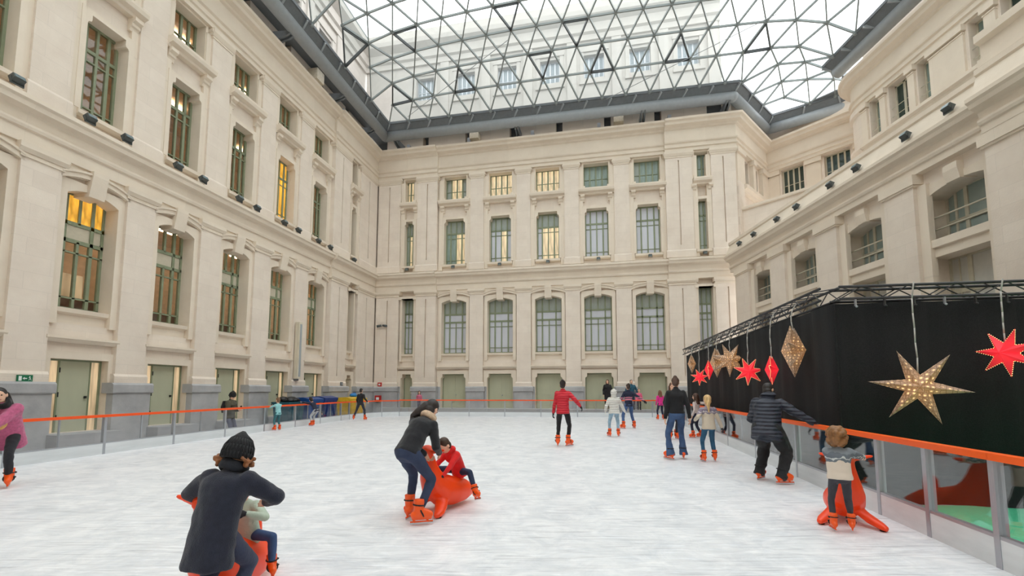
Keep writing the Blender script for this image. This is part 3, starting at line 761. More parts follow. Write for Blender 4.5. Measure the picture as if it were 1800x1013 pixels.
def inset(P, d):
    out = []
    n = len(P)
    for i in range(n):
        p, q, r = P[i - 1], P[i], P[(i + 1) % n]
        d0 = (q - p).normalized(); d1 = (r - q).normalized()
        n0 = Vector((d0.y, -d0.x)); n1 = Vector((d1.y, -d1.x))
        m_ = (n0 + n1).normalized(); out.append(q + m_ * (d / max(.35, m_.dot(n0))))
    return out
edge = inset(poly, .50); ZE = 18.95
# gutter beam between tube and glass edge, brackets every 1.37 m
inner = inset(poly, .20)
for i in range(len(poly) - 1):
    a, b, c, d = inner[i], inner[i + 1], edge[i], edge[i + 1]
    g = G()
    vs = [(a.x, a.y, ZT + .2), (b.x, b.y, ZT + .2), (d.x, d.y, ZE - .02), (c.x, c.y, ZE - .02)]
    g.add(vs + [(x, y, z + .06) for x, y, z in vs], [(0, 1, 2, 3), (7, 6, 5, 4), (0, 4, 5, 1), (1, 5, 6, 2), (2, 6, 7, 3), (3, 7, 4, 0)])
    g.beam((c.x, c.y, ZE), (d.x, d.y, ZE), .09, .14)
    g.make('gutter_beam', M['steeld'], ceil)
    n = int((b - a).length / 1.37)
    for k in range(1, n + 1):
        t = k / (n + .001) if n else .5
        p = poly[i].lerp(poly[i + 1], t); q = c.lerp(d, t)
        if q.y < 4: continue
        gg = G().beam((p.x, p.y, ZT + .25), (q.x, q.y, ZE - .02), .08, .3)
        gg.make('edge_bracket', M['steel'], ceil)
# node grid: rows follow the back edge
e0 = edge[1]; SP = 1.37; RH = 1.40
def inside(p, P):
    r = False; n = len(P)
    for i in range(n):
        a, b = P[i], P[i - 1]
        if (a.y > p.y) != (b.y > p.y) and p.x < (b.x - a.x) * (p.y - a.y) / (b.y - a.y) + a.x: r = not r
    return r
def nearest(p, P):
    best = None; n = len(P)
    for i in range(n):
        a, b = P[i], P[(i + 1) % n]; ab = b - a; t = max(0, min(1, (p - a).dot(ab) / ab.length_squared)); q = a + ab * t
        dd = (p - q).length
        if best is None or dd < best[0]: best = (dd, q)
    return best
nodes = {}; XY = []; BD = []
nlen = int(34 / RH)
for r in range(-4, nlen):
    wv = (0 if r == 0 else .95 + (r - 1) * RH) if r >= 0 else r * RH
    for k in range(-3, 26):
        p = e0 + db * ((k + .5 * (r % 2)) * SP) + nb * wv
        dd, q = nearest(p, edge)
        ins = inside(p, edge)
        if dd < .56: nodes[(r, k)] = len(XY); XY.append(q); BD.append(True)
        elif ins: nodes[(r, k)] = len(XY); XY.append(p); BD.append(False)
tris = []
for (r, k) in list(nodes):
    o = r % 2
    for t in (((r, k), (r, k + 1), (r + 1, k + o)), ((r, k + 1), (r + 1, k + 1 + o), (r + 1, k + o))):
        if all(x in nodes for x in t):
            ids = tuple(nodes[x] for x in t)
            c = (XY[ids[0]] + XY[ids[1]] + XY[ids[2]]) / 3
            ar = abs((XY[ids[1]] - XY[ids[0]]).cross(XY[ids[2]] - XY[ids[0]])) / 2 if True else 1
            if inside(c, edge) and ar > .05 and not all(BD[i] for i in ids): tris.append(ids)
adj = {}
for t in tris:
    for a, b in ((0, 1), (1, 2), (2, 0)):
        adj.setdefault(t[a], set()).add(t[b]); adj.setdefault(t[b], set()).add(t[a])
nn = len(XY); A = np.eye(nn); B1 = np.zeros(nn); A2 = np.eye(nn); B2 = np.zeros(nn)
LAM = 1.6
for i in range(nn):
    if BD[i] or i not in adj: B2[i] = 1.0; continue
    k = len(adj[i]); A[i, i] = k; A2[i, i] = k * (1 + (SP * SP / LAM / LAM) / 4); B1[i] = 1.0
    for j in adj[i]: A[i, j] = -1; A2[i, j] = -1
u = np.linalg.solve(A, B1); ph = np.linalg.solve(A2, B2)
Z = ZE + 1.25 * (1 - ph) + 1.6 * u / u.max()
V3 = [Vector((XY[i].x, XY[i].y, float(Z[i]))) for i in range(nn)]
edges = {tuple(sorted((t[a], t[b]))) for t in tris for a, b in ((0, 1), (1, 2), (2, 0))}
camv = Vector((0, 0, 1.5))
def seen(p):
    d = p - camv; u_, f_ = d.z, d.y
    if f_ < 4: return 1e9
    return d.length if (u_ / f_ < .98 and abs(p.x / f_) < 1.35) else 1e6 + d.length
es = sorted(edges, key=lambda e: seen((V3[e[0]] + V3[e[1]]) / 2))
strut = G().box(-.5, .5, -.5, .5, -.5, .5).mesh('strut', M['strut'])
def strut_mtx(a, b, w, h):
    x = (b - a); l = x.length; x.normalize(); y = Vector((0, 0, 1)).cross(x).normalized(); z = x.cross(y)
    m = Matrix(((x.x * l, y.x * w, z.x * h, 0), (x.y * l, y.y * w, z.y * h, 0), (x.z * l, y.z * w, z.z * h, 0), (0, 0, 0, 1)))
    return Matrix.Translation((a + b) / 2) @ m
rest = G()
for i, e in enumerate(es):
    a, b = V3[e[0]], V3[e[1]]
    if i < 295: link('strut', strut, ceil, mtx=strut_mtx(a, b, .06, .11))
    else: rest.beam(a, b, .065, .13)
if rest.v: rest.make('strut_field', M['strut'], ceil, kind='stuff')
ts = sorted(tris, key=lambda t: seen((V3[t[0]] + V3[t[1]] + V3[t[2]]) / 3))
rest = G()
for i, t in enumerate(ts):
    c = (V3[t[0]] + V3[t[1]] + V3[t[2]]) / 3 + Vector((0, 0, .07))
    vs = [V3[j] + Vector((0, 0, .07)) for j in t]
    if i < 295:
        me = D.meshes.new('glass_pane'); me.from_pydata([tuple(v - c) for v in vs], [], [(0, 1, 2)]); me.materials.append(M['roofglass'])
        link('glass_pane', me, ceil, loc=c)
    else: rest.add(vs, [(0, 1, 2)])
rest.make('glass_pane_field', M['roofglass'], ceil, kind='stuff')
# node discs
g = G()
for i in sorted(adj, key=lambda i: seen(V3[i]))[:400]: g.ell(V3[i] - Vector((0, 0, .03)), (.1, .1, .09), None, 8, 5)
g.make('node_joint', M['strut'], ceil, kind='stuff')
# opening vents: triangles with heavier dark frames
def pj(p):
    c, s = math.cos(PITCH), math.sin(PITCH); d = p.y * c + (p.z - 1.5) * s; q = (p.z - 1.5) * c - p.y * s
    return (900 + 770 * p.x / d, 620 - 770 * q / d)
done = set()
for j, (vx, vy) in enumerate([(870, 18), (730, 50), (712, 165), (820, 140), (951, 122), (1075, 105), (1208, 92), (1345, 80), (1010, 35), (640, 85)]):
    best = min((t for t in ts[:520] if t not in done), key=lambda t: (sum(pj(V3[k])[0] for k in t) / 3 - vx) ** 2 + (sum(pj(V3[k])[1] for k in t) / 3 - vy) ** 2)
    done.add(best); g = G()
    for a, b in ((0, 1), (1, 2), (2, 0)):
        c = (V3[best[0]] + V3[best[1]] + V3[best[2]]) / 3
        g.beam(V3[best[a]].lerp(c, .06) - Vector((0, 0, .05)), V3[best[b]].lerp(c, .06) - Vector((0, 0, .05)), .055, .16)
    g.make('vent_frame', M['vent'], ceil)
for a, b in (((-6.6, 26.3, 18.7), (-.2, 21.6, 19.9)), ((5.6, 24.6, 18.7), (13.0, 20.0, 19.9))):
    G().tube(a, b, .018, None, 6).make('tie_cable', M['steel'], ceil)
# carrying brackets and fittings below the tube
for root, xs in ((back, [1.7, 9.9, 17.6, 22.3]), (left, [-2.2, -5.5, -9.9, -14.5])):
    for x in xs:
        G().prof([(.9, 17.75), (.3, 17.75), (-.7, 17.95), (-.95, 18.1), (-.7, 18.2), (.9, 18.35)], x - .14, x - .05).prof([(.9, 17.75), (.3, 17.75), (-.7, 17.95), (-.95, 18.1), (-.7, 18.2), (.9, 18.35)], x + .05, x + .14).make('tube_bracket', M['steeld'], ceil if False else root)
for x in (6.94, 16.2): piece('junction_box', M['beigebox'], back, x - .3, x + .3, -.25, .35, 18.0, 18.5)
piece('junction_box', M['beigebox'], left, -7.1, -6.5, -.25, .35, 18.1, 18.7)
for x in (2.27, 6.55, 10.79, 15.0, 19.2): piece('attic_lamp', M['alu'], back, x - .1, x + .1, -.1, .35, 17.85, 18.15)
for x in (-4.3, -2.3, -9.6): piece('attic_lamp', M['alu'], left, x - .1, x + .1, -.1, .35, 17.9, 18.2)

# ------------------------------------------------------------------ floodlights
fl = G().prof([(-.13, -.09), (.13, -.12), (.13, .12), (-.13, .09)], -.17, .17).mesh('housing', M['black'])
fg = G().box(-.14, .14, -.145, -.128, -.075, .075).mesh('front_glass', M['lens'])
fb = G().box(-.19, -.17, -.03, .03, -.22, .03).box(.17, .19, -.03, .03, -.22, .03).box(-.19, .19, -.03, .03, -.22, -.2).mesh('yoke', M['black'])
def flood(mt, x, y, z, tilt, label, sc=1.0, yaw=0):
    o = empty('floodlight', mt @ Matrix.Translation((x, y, z)), label=label, category='floodlight', group='floodlights on the wall cornices')
    b = link('housing', fl, o, mtx=Matrix.Rotation(yaw, 4, 'Z') @ Matrix.Rotation(tilt, 4, 'X') @ Matrix.Scale(sc, 4)); link('front_glass', fg, b)
    link('yoke', fb, o, mtx=Matrix.Scale(sc, 4))
ords = ['first', 'second', 'third', 'fourth', 'fifth', 'sixth', 'seventh', 'eighth', 'ninth', 'tenth', 'eleventh', 'twelfth', 'thirteenth']
for i, x in enumerate([-18.78, -17.13, -16.1, -14.38, -13.37, -11.67, -10.71, -9.01, -8.01, -6.43, -5.37, -2.93]):
    flood(ML, x, -.24, 9.42, -.5, 'small black floodlight on the left wall cornice, %s counting from the near end' % ords[i], .72)
for i, x in enumerate([2.4, 5.59, 8.68, 11.75, 14.83, 17.85, 20.91]):
    flood(MB_, x, -.2, 9.46, .55, 'small black floodlight on the back wall cornice, %s counting from the left' % ords[i], .6)
for i, y in enumerate([22.3, 20.95, 19.05, 17.7, 15.75, 14.5, 12.6, 11.3]):
    flood(MR, -y, -.3, 9.15, -.5, 'grey floodlight on the sloping right parapet, %s counting from the far end' % ords[i], .66)

# ------------------------------------------------------------------ small wall fittings
o = empty('wall_light_bar', ML @ Matrix.Translation((-7.6, -.16, 1.95)), label='tall thin grey light bar fixed to a left wall pilaster above the blue bins', category='wall lamp')
piece('housing', M['beigebox'], o, -.12, .12, -.12, .1, .1, 2.9); piece('diffuser', M['steel'], o, -.06, .06, -.14, -.12, .2, 2.8); piece('bracket', M['steeld'], o, -.05, .05, -.06, .16, 0, .12)
o = empty('exit_sign', ML @ Matrix.Translation((-17.98, -.1, 1.80)), label='small green emergency exit sign with white arrow low on the nearest left pilaster', category='sign')
piece('sign_panel', M['signgreen'], o, -.16, .16, 0, .03, -.09, .09)
piece('door_symbol', M['white'], o, -.13, -.07, -.006, 0, -.06, .06)
G().box(-.02, .04, -.006, 0, -.012, .012).add([(-.05, -.006, 0), (-.01, -.006, .035), (-.01, -.006, -.035), (-.05, 0, 0), (-.01, 0, .035), (-.01, 0, -.035)], [(0, 2, 1), (3, 4, 5), (0, 1, 4, 3), (1, 2, 5, 4), (2, 0, 3, 5)]).make('arrow_symbol', M['white'], o)
G().ell((.095, -.004, .045), (.014, .003, .014), None, 8, 6).beam((.09, -.003, .03), (.105, -.003, -.005), .02, .006).beam((.105, -.003, -.005), (.13, -.003, -.05), .012, .006).beam((.1, -.003, -.005), (.075, -.003, -.045), .012, .006).beam((.07, -.003, .02), (.12, -.003, .01), .01, .006).make('running_figure_symbol', M['white'], o)
o = empty('security_camera', MB_ @ Matrix.Translation((.77, -.1, 5.72)), label='twin white and black security camera on the far left corner of the back wall', category='camera')
G().tube((0, .0, 0), (0, -.16, 0), .04, None, 8).make('mount', M['white'], o)
for s in (-1, 1):
    G().tube((s * .06, -.16, .02), (s * .34, -.24, -.04), .075, .085, 10).make('camera_body', M['black'], o, True); G().tube((s * .3, -.22, -.04), (s * .32, -.225, -.045), .055, .05, 10).make('lens', M['black'], o)
for z, lb in ((1.86, 'red fire alarm box above the grey plinth at the far left corner'), (.95, 'red fire hose cabinet lower down at the far left corner behind the barrier')):
    o = empty('fire_alarm_box', MB_ @ Matrix.Translation((.7, -.42 if z < 1.7 else -.22, z)), label=lb, category='alarm box')
    sz = .13 if z > 1.5 else .2
    piece('case', M['red'], o, -sz, sz, -.08, .06, -sz, sz); piece('front_plate', M['white'], o, -sz * .5, sz * .5, -.086, -.08, -sz * .4, sz * .4)
o = empty('wall_socket_box', ML @ Matrix.Translation((-3.91, -.24, 1.85)), label='small grey socket box low on the grooved double pilaster of the left wall', category='box')
piece('case', M['steeld'], o, -.08, .08, -.06, .02, -.1, .1); piece('cover', M['alu'], o, -.05, .05, -.07, -.06, -.06, .06)

# ------------------------------------------------------------------ ice and surroundings
LEFTB = [(-10.75, -2.0), (-10.04, 6.65)]
lp = []
y = 6.72 - 1.87 * 3
while y < 22.0: lp.append((-9.81 + .1083 * (y - 8.55) , y)); y += 1.87
LEFTP = lp + [(-8.28, 22.5), (-7.98, 23.8), (-7.35, 24.9), (-6.5, 25.42)]
BACKP = [(-6.5 + 2.03 * i, 25.42 - .08 * 2.03 * i) for i in range(8)]
RY = [-.9, .65, 2.25, 3.8, 5.44, 7.73, 9.82, 12.11, 14.3, 16.3, 18.3, 20.3, 22.3]
RY = [-1.2, .5, 2.2, 3.83, 4.63, 5.44, 7.73, 9.82, 12.0, 14.2, 16.2, 18.2, 19.9, 21.4]
RIGHTP = [(4.11 + .2115 * (y - 3.83), y) for y in RY] + [(8.15, 22.6), (8.12, 23.55), (7.71, 25.42 - .08 * 14.21)]
pts = LEFTP + BACKP[1:] + list(reversed(RIGHTP))[1:]
pts2 = pts + [(3.2, -3.2), (-10.6, -3.2)]
tr = geometry.tessellate_polygon([[Vector((x, y, 0)) for x, y in pts2]]); n = len(pts2)
G().add([(x, y, 0) for x, y in pts2] + [(x, y, GND) for x, y in pts2], [tuple(t) for t in tr] + [(i, (i + 1) % n, n + (i + 1) % n, n + i) for i in range(n)]).make('ice_sheet', M['ice'], kind='structure')
cg = [(4.75, 3.2), (12.0, 2.0), (12.0, 6.9), (5.45, 7.0)]
G().add([(x, y, GND + .015) for x, y in cg] + [(x, y, GND) for x, y in cg], [(0, 1, 2, 3), (0, 4, 5, 1), (1, 5, 6, 2), (2, 6, 7, 3), (3, 7, 4, 0)]).make('green_carpet', M['green'], label='green carpet on the ground outside the right barrier before the black curtain', category='carpet')
def barrier(name, P, label, rail_m, out, rz=.93, gm='boardglass'):
    """boards: per panel a white kick board, glass, posts, mid bar; orange handrail along the top"""
    root = empty(name, None, (0, 0, 0), label=label, category='barrier')
    for (x0, y0), (x1, y1) in zip(P[:-1], P[1:]):
        d = Vector((x1 - x0, y1 - y0, 0)); L = d.length; mt = Matrix.Translation((x0, y0, 0)) @ frame_mtx((0, 0), (d.x, d.y))
        def pc(nm, m, *b): link(nm, unit(m), root, mtx=mt @ Matrix.Translation(((b[0] + b[1]) / 2, (b[2] + b[3]) / 2, (b[4] + b[5]) / 2)) @ Matrix.Diagonal((b[1] - b[0], b[3] - b[2], b[5] - b[4], 1)))
        s = out
        def yy(a, b): return (min(a * s, b * s), max(a * s, b * s))
        pc('kick_board', M['kick'], .012, L - .012, *yy(0, .05), .0, .245)
        pc('sill_rail', M['alu'], .02, L - .02, *yy(.0, .055), .245, .275)
        pc('glass_panel', M[gm], .03, L - .03, *yy(.02, .03), .275, rz - .06)
        pc('post', M['alu'], -.03, .03, *yy(-.005, .07), 0, rz - .05)
        if L > 1.3: pc('mid_bar', M['alu'], L / 2 - .014, L / 2 + .014, *yy(.03, .06), .275, rz - .06)
        pc('handrail', rail_m, -.004, L + .004, *yy(-.025, .075), rz - .06, rz)
    return root
barrier('rink_barrier', LEFTP, 'long left rink barrier of glass panels with white kick boards and orange handrail', M['orange'], 1, .92)
barrier('rink_barrier', BACKP, 'rink barrier across the far end with glass panels under an orange handrail', M['orange'], 1, .95)
barrier('rink_barrier', list(reversed(RIGHTP)), 'right rink barrier of reflecting glass with bright orange handrail before the black curtain', M['orangeR'], 1, .96, 'mirrorglass')

# ------------------------------------------------------------------ black curtain, truss and star lanterns
CA, CB, CD = Vector((5.37, 7.19)), Vector((7.28, 18.2)), Vector((12.0, 6.12))
ZC = 2.93
def curtain(a, b, label, n):
    d = (b - a); L = d.length; d.normalize(); nr = Vector((-d.y, d.x)); g = G(); cols = []
    for i in range(n + 1):
        t = i / n; w = .035 * math.sin(t * n * .55) + .012 * math.sin(t * n * 1.7)
        cols.append(a + d * (L * t) + nr * w)
    vs = [(c.x, c.y, GND + .02) for c in cols] + [(c.x, c.y, ZC) for c in cols]
    off_ = [(c.x + nr.x * .03, c.y + nr.y * .03, z) for z in (GND + .02, ZC) for c in cols]
    m_ = n + 1
    fs = [(i, i + 1, m_ + i + 1, m_ + i) for i in range(n)] + [(2 * m_ + i, 3 * m_ + i, 3 * m_ + i + 1, 2 * m_ + i + 1) for i in range(n)]
    fs += [(m_ + i, m_ + i + 1, 3 * m_ + i + 1, 3 * m_ + i) for i in range(n)] + [(i, 2 * m_ + i, 2 * m_ + i + 1, i + 1) for i in range(n)] + [(0, m_, 3 * m_, 2 * m_), (n, 2 * m_ + n, 3 * m_ + n, m_ + n)]
    return g.add(vs + off_, fs).make('black_curtain', M['cloth'], None, True, label=label, category='curtain')
curtain(CA, CB, 'long black cloth curtain running along the right barrier behind the row of stars', 90)
curtain(CA, CD, 'black cloth curtain facing the camera at the far right behind two star lanterns', 60)
def truss(a, b, label, clips):
    d = (b - a); L = d.length; d.normalize(); nr = Vector((-d.y, d.x)) * .14
    o = empty('lighting_truss', None, (0, 0, 0), label=label, category='truss')
    for s, z in ((-1, ZC + .05), (1, ZC + .05), (-1, ZC + .25), (1, ZC + .25)):
        p, q = a + nr * s, b + nr * s
        G().tube((p.x, p.y, z), (q.x, q.y, z), .024, None, 8).make('chord', M['truss'], o, True)
    n = int(L / .32)
    for i in range(n):
        t0, t1 = i / n, (i + 1) / n
        z0, z1 = (ZC + .05, ZC + .25) if i % 2 == 0 else (ZC + .25, ZC + .05)
        g = G()
        for s in (-1, 1):
            p, q = a + nr * s + d * (L * t0), a + nr * s + d * (L * t1); g.tube((p.x, p.y, z0), (q.x, q.y, z1), .01, None, 5)
        p, q = a - nr + d * (L * t0), a + nr + d * (L * t1); g.tube((p.x, p.y, ZC + .25), (q.x, q.y, ZC + .25), .01, None, 5)
        g.make('brace', M['truss'], o)
    for i in range(clips):
        p = a - nr * (1.3 if clips else 1) + d * (L * (i + .5) / clips) if False else a + d * (L * (i + .5) / clips) - nr * 1.25
        g = G().box(p.x - .012, p.x + .012, p.y - .012, p.y + .012, ZC - .08, ZC + .03).ell((p.x, p.y - .02, ZC - .09), .018, None, 8, 6)
        g.make('clip', M['truss'] if i % 3 else M['alu'], o)
truss(CA + Vector((-.1, -.02)), CB, 'black lattice truss carrying the long curtain along the right barrier', 0)
truss(CA, CD, 'black lattice truss carrying the camera-facing curtain at the far right', 16)

def starmat(name, base, glow, st, dot, dotst, dscale, dotr, edge=False):
    m, nt, p = newmat(name)
    tc = N(nt, 'ShaderNodeTexCoord')
    vo = N(nt, 'ShaderNodeTexVoronoi'); vo.inputs['Scale'].default_value = dscale; vo.inputs['Randomness'].default_value = .35
    nt.links.new(tc.outputs['Object'], vo.inputs['Vector'])
    rp = N(nt, 'ShaderNodeValToRGB'); rp.color_ramp.elements[0].position = dotr * .6; rp.color_ramp.elements[1].position = dotr
    rp.color_ramp.elements[0].color = (1, 1, 1, 1); rp.color_ramp.elements[1].color = (0, 0, 0, 1)
    nt.links.new(vo.outputs['Distance'], rp.inputs['Fac'])
    ln = N(nt, 'ShaderNodeVectorMath', operation='LENGTH'); nt.links.new(tc.outputs['Object'], ln.inputs[0])
    fa = N(nt, 'ShaderNodeMapRange'); fa.inputs['From Min'].default_value = .15; fa.inputs['From Max'].default_value = 1.0
    fa.inputs['To Min'].default_value = 1.0; fa.inputs['To Max'].default_value = .12
    nt.links.new(ln.outputs['Value'], fa.inputs['Value'])
    mx = N(nt, 'ShaderNodeMixRGB'); mx.inputs['Color1'].default_value = tuple(c * st for c in glow) + (1,); mx.inputs['Color2'].default_value = tuple(c * dotst for c in dot) + (1,)
    nt.links.new(rp.outputs['Color'], mx.inputs['Fac'])
    mu = N(nt, 'ShaderNodeMixRGB', blend_type='MULTIPLY'); mu.inputs['Fac'].default_value = 1
    nt.links.new(mx.outputs['Color'], mu.inputs['Color1']); nt.links.new(fa.outputs['Result'], mu.inputs['Color2'])
    v2 = N(nt, 'ShaderNodeTexVoronoi', feature='DISTANCE_TO_EDGE'); v2.inputs['Scale'].default_value = dscale
    v2.inputs['Randomness'].default_value = .35
    nt.links.new(tc.outputs['Object'], v2.inputs['Vector'])
    r2 = N(nt, 'ShaderNodeValToRGB'); r2.color_ramp.elements[0].position = .03; r2.color_ramp.elements[1].position = .08
    r2.color_ramp.elements[0].color = tuple(c * (.25 if not edge else 1) for c in base) + (1,); r2.color_ramp.elements[1].color = base + (1,)
    nt.links.new(v2.outputs['Distance'], r2.inputs['Fac'])
    nt.links.new(r2.outputs['Color'], p.inputs['Base Color'])
    nt.links.new(mu.outputs['Color'], p.inputs['Emission Color']); p.inputs['Emission Strength'].default_value = 1.0
    p.inputs['Roughness'].default_value = .6
    return m
M['gold'] = starmat('gilt_punched_paper', (.40, .31, .24), (.30, .13, .04), .8, (1.0, .62, .25), 1.6, 9.5, .30)
M['redpaper'] = starmat('red_star_paper', (.62, .03, .045), (.85, .02, .035), .95, (.85, .02, .035), .95, 8, .1, True)
M['bulb'] = emit('pin_light', (1.0, .62, .25), 2.4)
def starmesh(n, r_in, dep, m):
    vs = [(0, -dep, 0), (0, dep, 0)]; fs = []
    for i in range(2 * n):
        t = PI / 2 + PI / n + PI * i / n; r = 1 if i % 2 == 0 else r_in
        vs.append((r * math.cos(t), 0, r * math.sin(t)))
    for i in range(2 * n):
        a, b = 2 + i, 2 + (i + 1) % (2 * n); fs += [(0, a, b), (1, b, a)]
    return G().add(vs, fs).mesh('paper_star', m)
SG, SR, S6 = starmesh(7, .42, .40, M['gold']), starmesh(7, .40, .40, M['redpaper']), starmesh(6, .30, .26, M['gold'])
def pins(n, r_in, dep):
    g = G()
    for i in range(n):
        t = PI / 2 + PI / n + 2 * PI * i / n
        tip = Vector((math.cos(t), 0, math.sin(t)))
        for s in (-1, 1):
            q = Vector((r_in * math.cos(t + s * PI / n), 0, r_in * math.sin(t + s * PI / n)))
            for k in range(8):
                p = q.lerp(tip, (k + .5) / 8.5); g.ell(p, .015, None, 6, 4)
    return g.mesh('pin_lights', M['bulb'])
PIN = pins(7, .40, .40)
random.seed(3)
for (x, y, z, R, me, yaw, roll, lb) in [
    (6.61, 16.08, 2.46, .355, SG, 1.4, 0, 'gilt paper star seen edge-on, farthest one near the left end of the curtain'),
    (6.42, 15.0, 1.94, .30, SR, .1, .05, 'red paper star with spread points, farthest red star in the row'),
    (6.22, 13.83, 2.14, .33, SR, 1.45, 0, 'red paper star seen edge-on as a small diamond between gilt stars'),
    (6.06, 12.95, 2.32, .46, SG, 1.38, 0, 'gilt paper star seen edge-on, second gilt one of the row'),
    (5.86, 11.75, 2.31, .47, SG, .25, .05, 'gilt paper star with open glowing points in the middle of the row'),
    (5.62, 10.41, 1.94, .345, SR, .2, .08, 'red paper star facing forward in the middle of the curtain row'),
    (5.39, 9.09, 1.92, .32, SR, 1.42, 0, 'red paper star seen edge-on above the man in the puffer jacket'),
    (5.23, 8.11, 2.23, .50, SG, 1.42, .0, 'large gilt paper star seen edge-on, nearest of the row along the curtain'),
    (6.13, 6.62, 1.55, .60, S6, .12, .14, 'large six-pointed gilt lace paper star on the camera-facing curtain'),
    (7.29, 6.44, 2.05, .37, SR, -.5, -.1, 'red paper star with lit edges at the far right of the picture')]:
    o = empty('star_lantern', None, (x, y, z), label=lb, category='star lantern', group='paper star lanterns on the black curtain')
    ang = math.atan2(x, y)                               # facing the rink
    rt = Matrix.Rotation(-ang + yaw, 4, 'Z') @ Matrix.Rotation(roll, 4, 'Y') @ Matrix.Scale(R, 4)
    b = link('paper_star', me, o, mtx=rt)
    if me is SR: link('pin_lights', PIN, b)
    top = (0.26 - .0) * R
    n = 6; pp = [(random.uniform(-.012, .012) if 0 < k < n else 0, 0, R * .35 + (ZC + .2 - z - R * .35) * k / n) for k in range(n + 1)]
    if y > 7: pp[-1] = (.12, 0, ZC + .2 - z); pp[-2] = (.03, 0, pp[-2][2])
    else: pp[-1] = (0, -.05, ZC + .22 - z)
    G().path(pp, .011, 6).make('hanging_cord', M['cable'], o, True)

# ------------------------------------------------------------------ bins behind the left barrier
def bin_(name, mt, w, d, h, m, label, lid, wheels=True, group=None):
    o = empty(name, mt, label=label, category='bin')
    G().loft([((0, 0, .12), (1, 0, 0), (0, 1, 0), w * .43, d * .42), ((0, 0, h * .9), (1, 0, 0), (0, 1, 0), w * .5, d * .5)], 4) if False else None
    g = G(); a, b, c, e = w * .42, d * .42, w * .5, d * .5
    g.add([(-a, -b, .14), (a, -b, .14), (a, b, .14), (-a, b, .14), (-c, -e, h * .9), (c, -e, h * .9), (c, e, h * .9), (-c, e, h * .9)], [(0, 3, 2, 1), (4, 5, 6, 7), (0, 1, 5, 4), (1, 2, 6, 5), (2, 3, 7, 6), (3, 0, 4, 7)])
    g.box(-c - .03, c + .03, -e - .03, e + .03, h * .84, h * .9)
    for k in (-.25, 0, .25): g.box(k * w - .03, k * w + .03, -e - .0, -e + .1, .3, h * .84)
    g.make('bin_body', m, o)
    if lid: G().prof([(-e - .04, h * .9), (-e - .04, h * .94), (-e * .3, h), (e, h * .98), (e + .02, h * .9)], -c - .03, c + .03).make('lid', m, o)
    g = G().tube((-c - .05, e + .02, h * .88), (c + .05, e + .02, h * .88), .02, None, 6); g.make('grip_bar', M['rubber'], o)
    for sx in (-1, 1):
        for sy in (-1, 1): G().tube((sx * a * .85 - .03, sy * b * .8, .09), (sx * a * .85 + .03, sy * b * .8, .09), .09, None, 10).make('wheel', M['rubber'], o)
def mlt(x, y): return ML @ Matrix.Translation((x, y, GND))
bin_('waste_bin', mlt(-9.35, -1.15), 1.05, .8, 1.42, M['binteal'], 'teal waste bin, leftmost of the bins behind the left barrier', False)
bin_('waste_bin', mlt(-8.1, -1.2), 1.05, .85, 1.46, M['binblue'], 'mid blue waste bin between the teal bin and the dark blue bin', True)
bin_('waste_bin', mlt(-6.85, -1.15), 1.05, .85, 1.5, mat('dark_blue_plastic', lin(16, 54, 122), 0.4), 'dark blue lidded waste bin standing beside the leaning child', True)
bin_('waste_bin', mlt(-4.35, -1.2), 1.55, .9, 1.42, M['binyellow'], 'yellow wheeled waste bin behind the left barrier', True)
g = G()
for k in range(7): g.ell((random.uniform(-.4, .4), random.uniform(-.2, .2), random.uniform(0, .1)), (.22, .2, .12), None, 10, 7)
o = g.make('rubbish_bag', M['bagblack'], None, True, label='black rubbish bag lying on top of the teal bin', category='bag'); o.matrix_world = mlt(-9.2, -1.15) @ Matrix.Translation((0, 0, 1.3))
g = G().ell((0, 0, .08), (.22, .2, .13)).ell((.1, 0, .16), (.1, .1, .08))
o = g.make('plastic_bag', M['bagblue'], None, True, label='bright blue bag lying on the lid of the yellow bin', category='bag'); o.matrix_world = mlt(-4.2, -1.2) @ Matrix.Translation((0, 0, 1.42))
# ------------------------------------------------------------------ skaters
RM = []                                                  # meshes to be fused into one skin at the end
FOLD = D.textures.new('cloth_folds', 'CLOUDS'); FOLD.noise_scale = .11; FOLD.noise_depth = 1
def fuse(g, name, m, parent, vox, it=5, folds=0.0, **props):
    o = g.make(name, m, parent, **props)
    r = o.modifiers.new('fuse', 'REMESH'); r.mode = 'VOXEL'; r.voxel_size = vox; r.use_smooth_shade = True
    if it:
        sm = o.modifiers.new('soften', 'SMOOTH'); sm.factor = .5; sm.iterations = it
    if folds:
        dm = o.modifiers.new('folds', 'DISPLACE'); dm.texture = FOLD; dm.strength = folds; dm.mid_level = .5; dm.texture_coords = 'LOCAL'
    RM.append(o); return o
SKIN = mat('skin', lin(228, 182, 154), 0.55, var=0.04)
EYE = mat('eye', lin(40, 30, 26), 0.2); LIP = mat('lips', lin(176, 92, 84), 0.5)
CM = {}
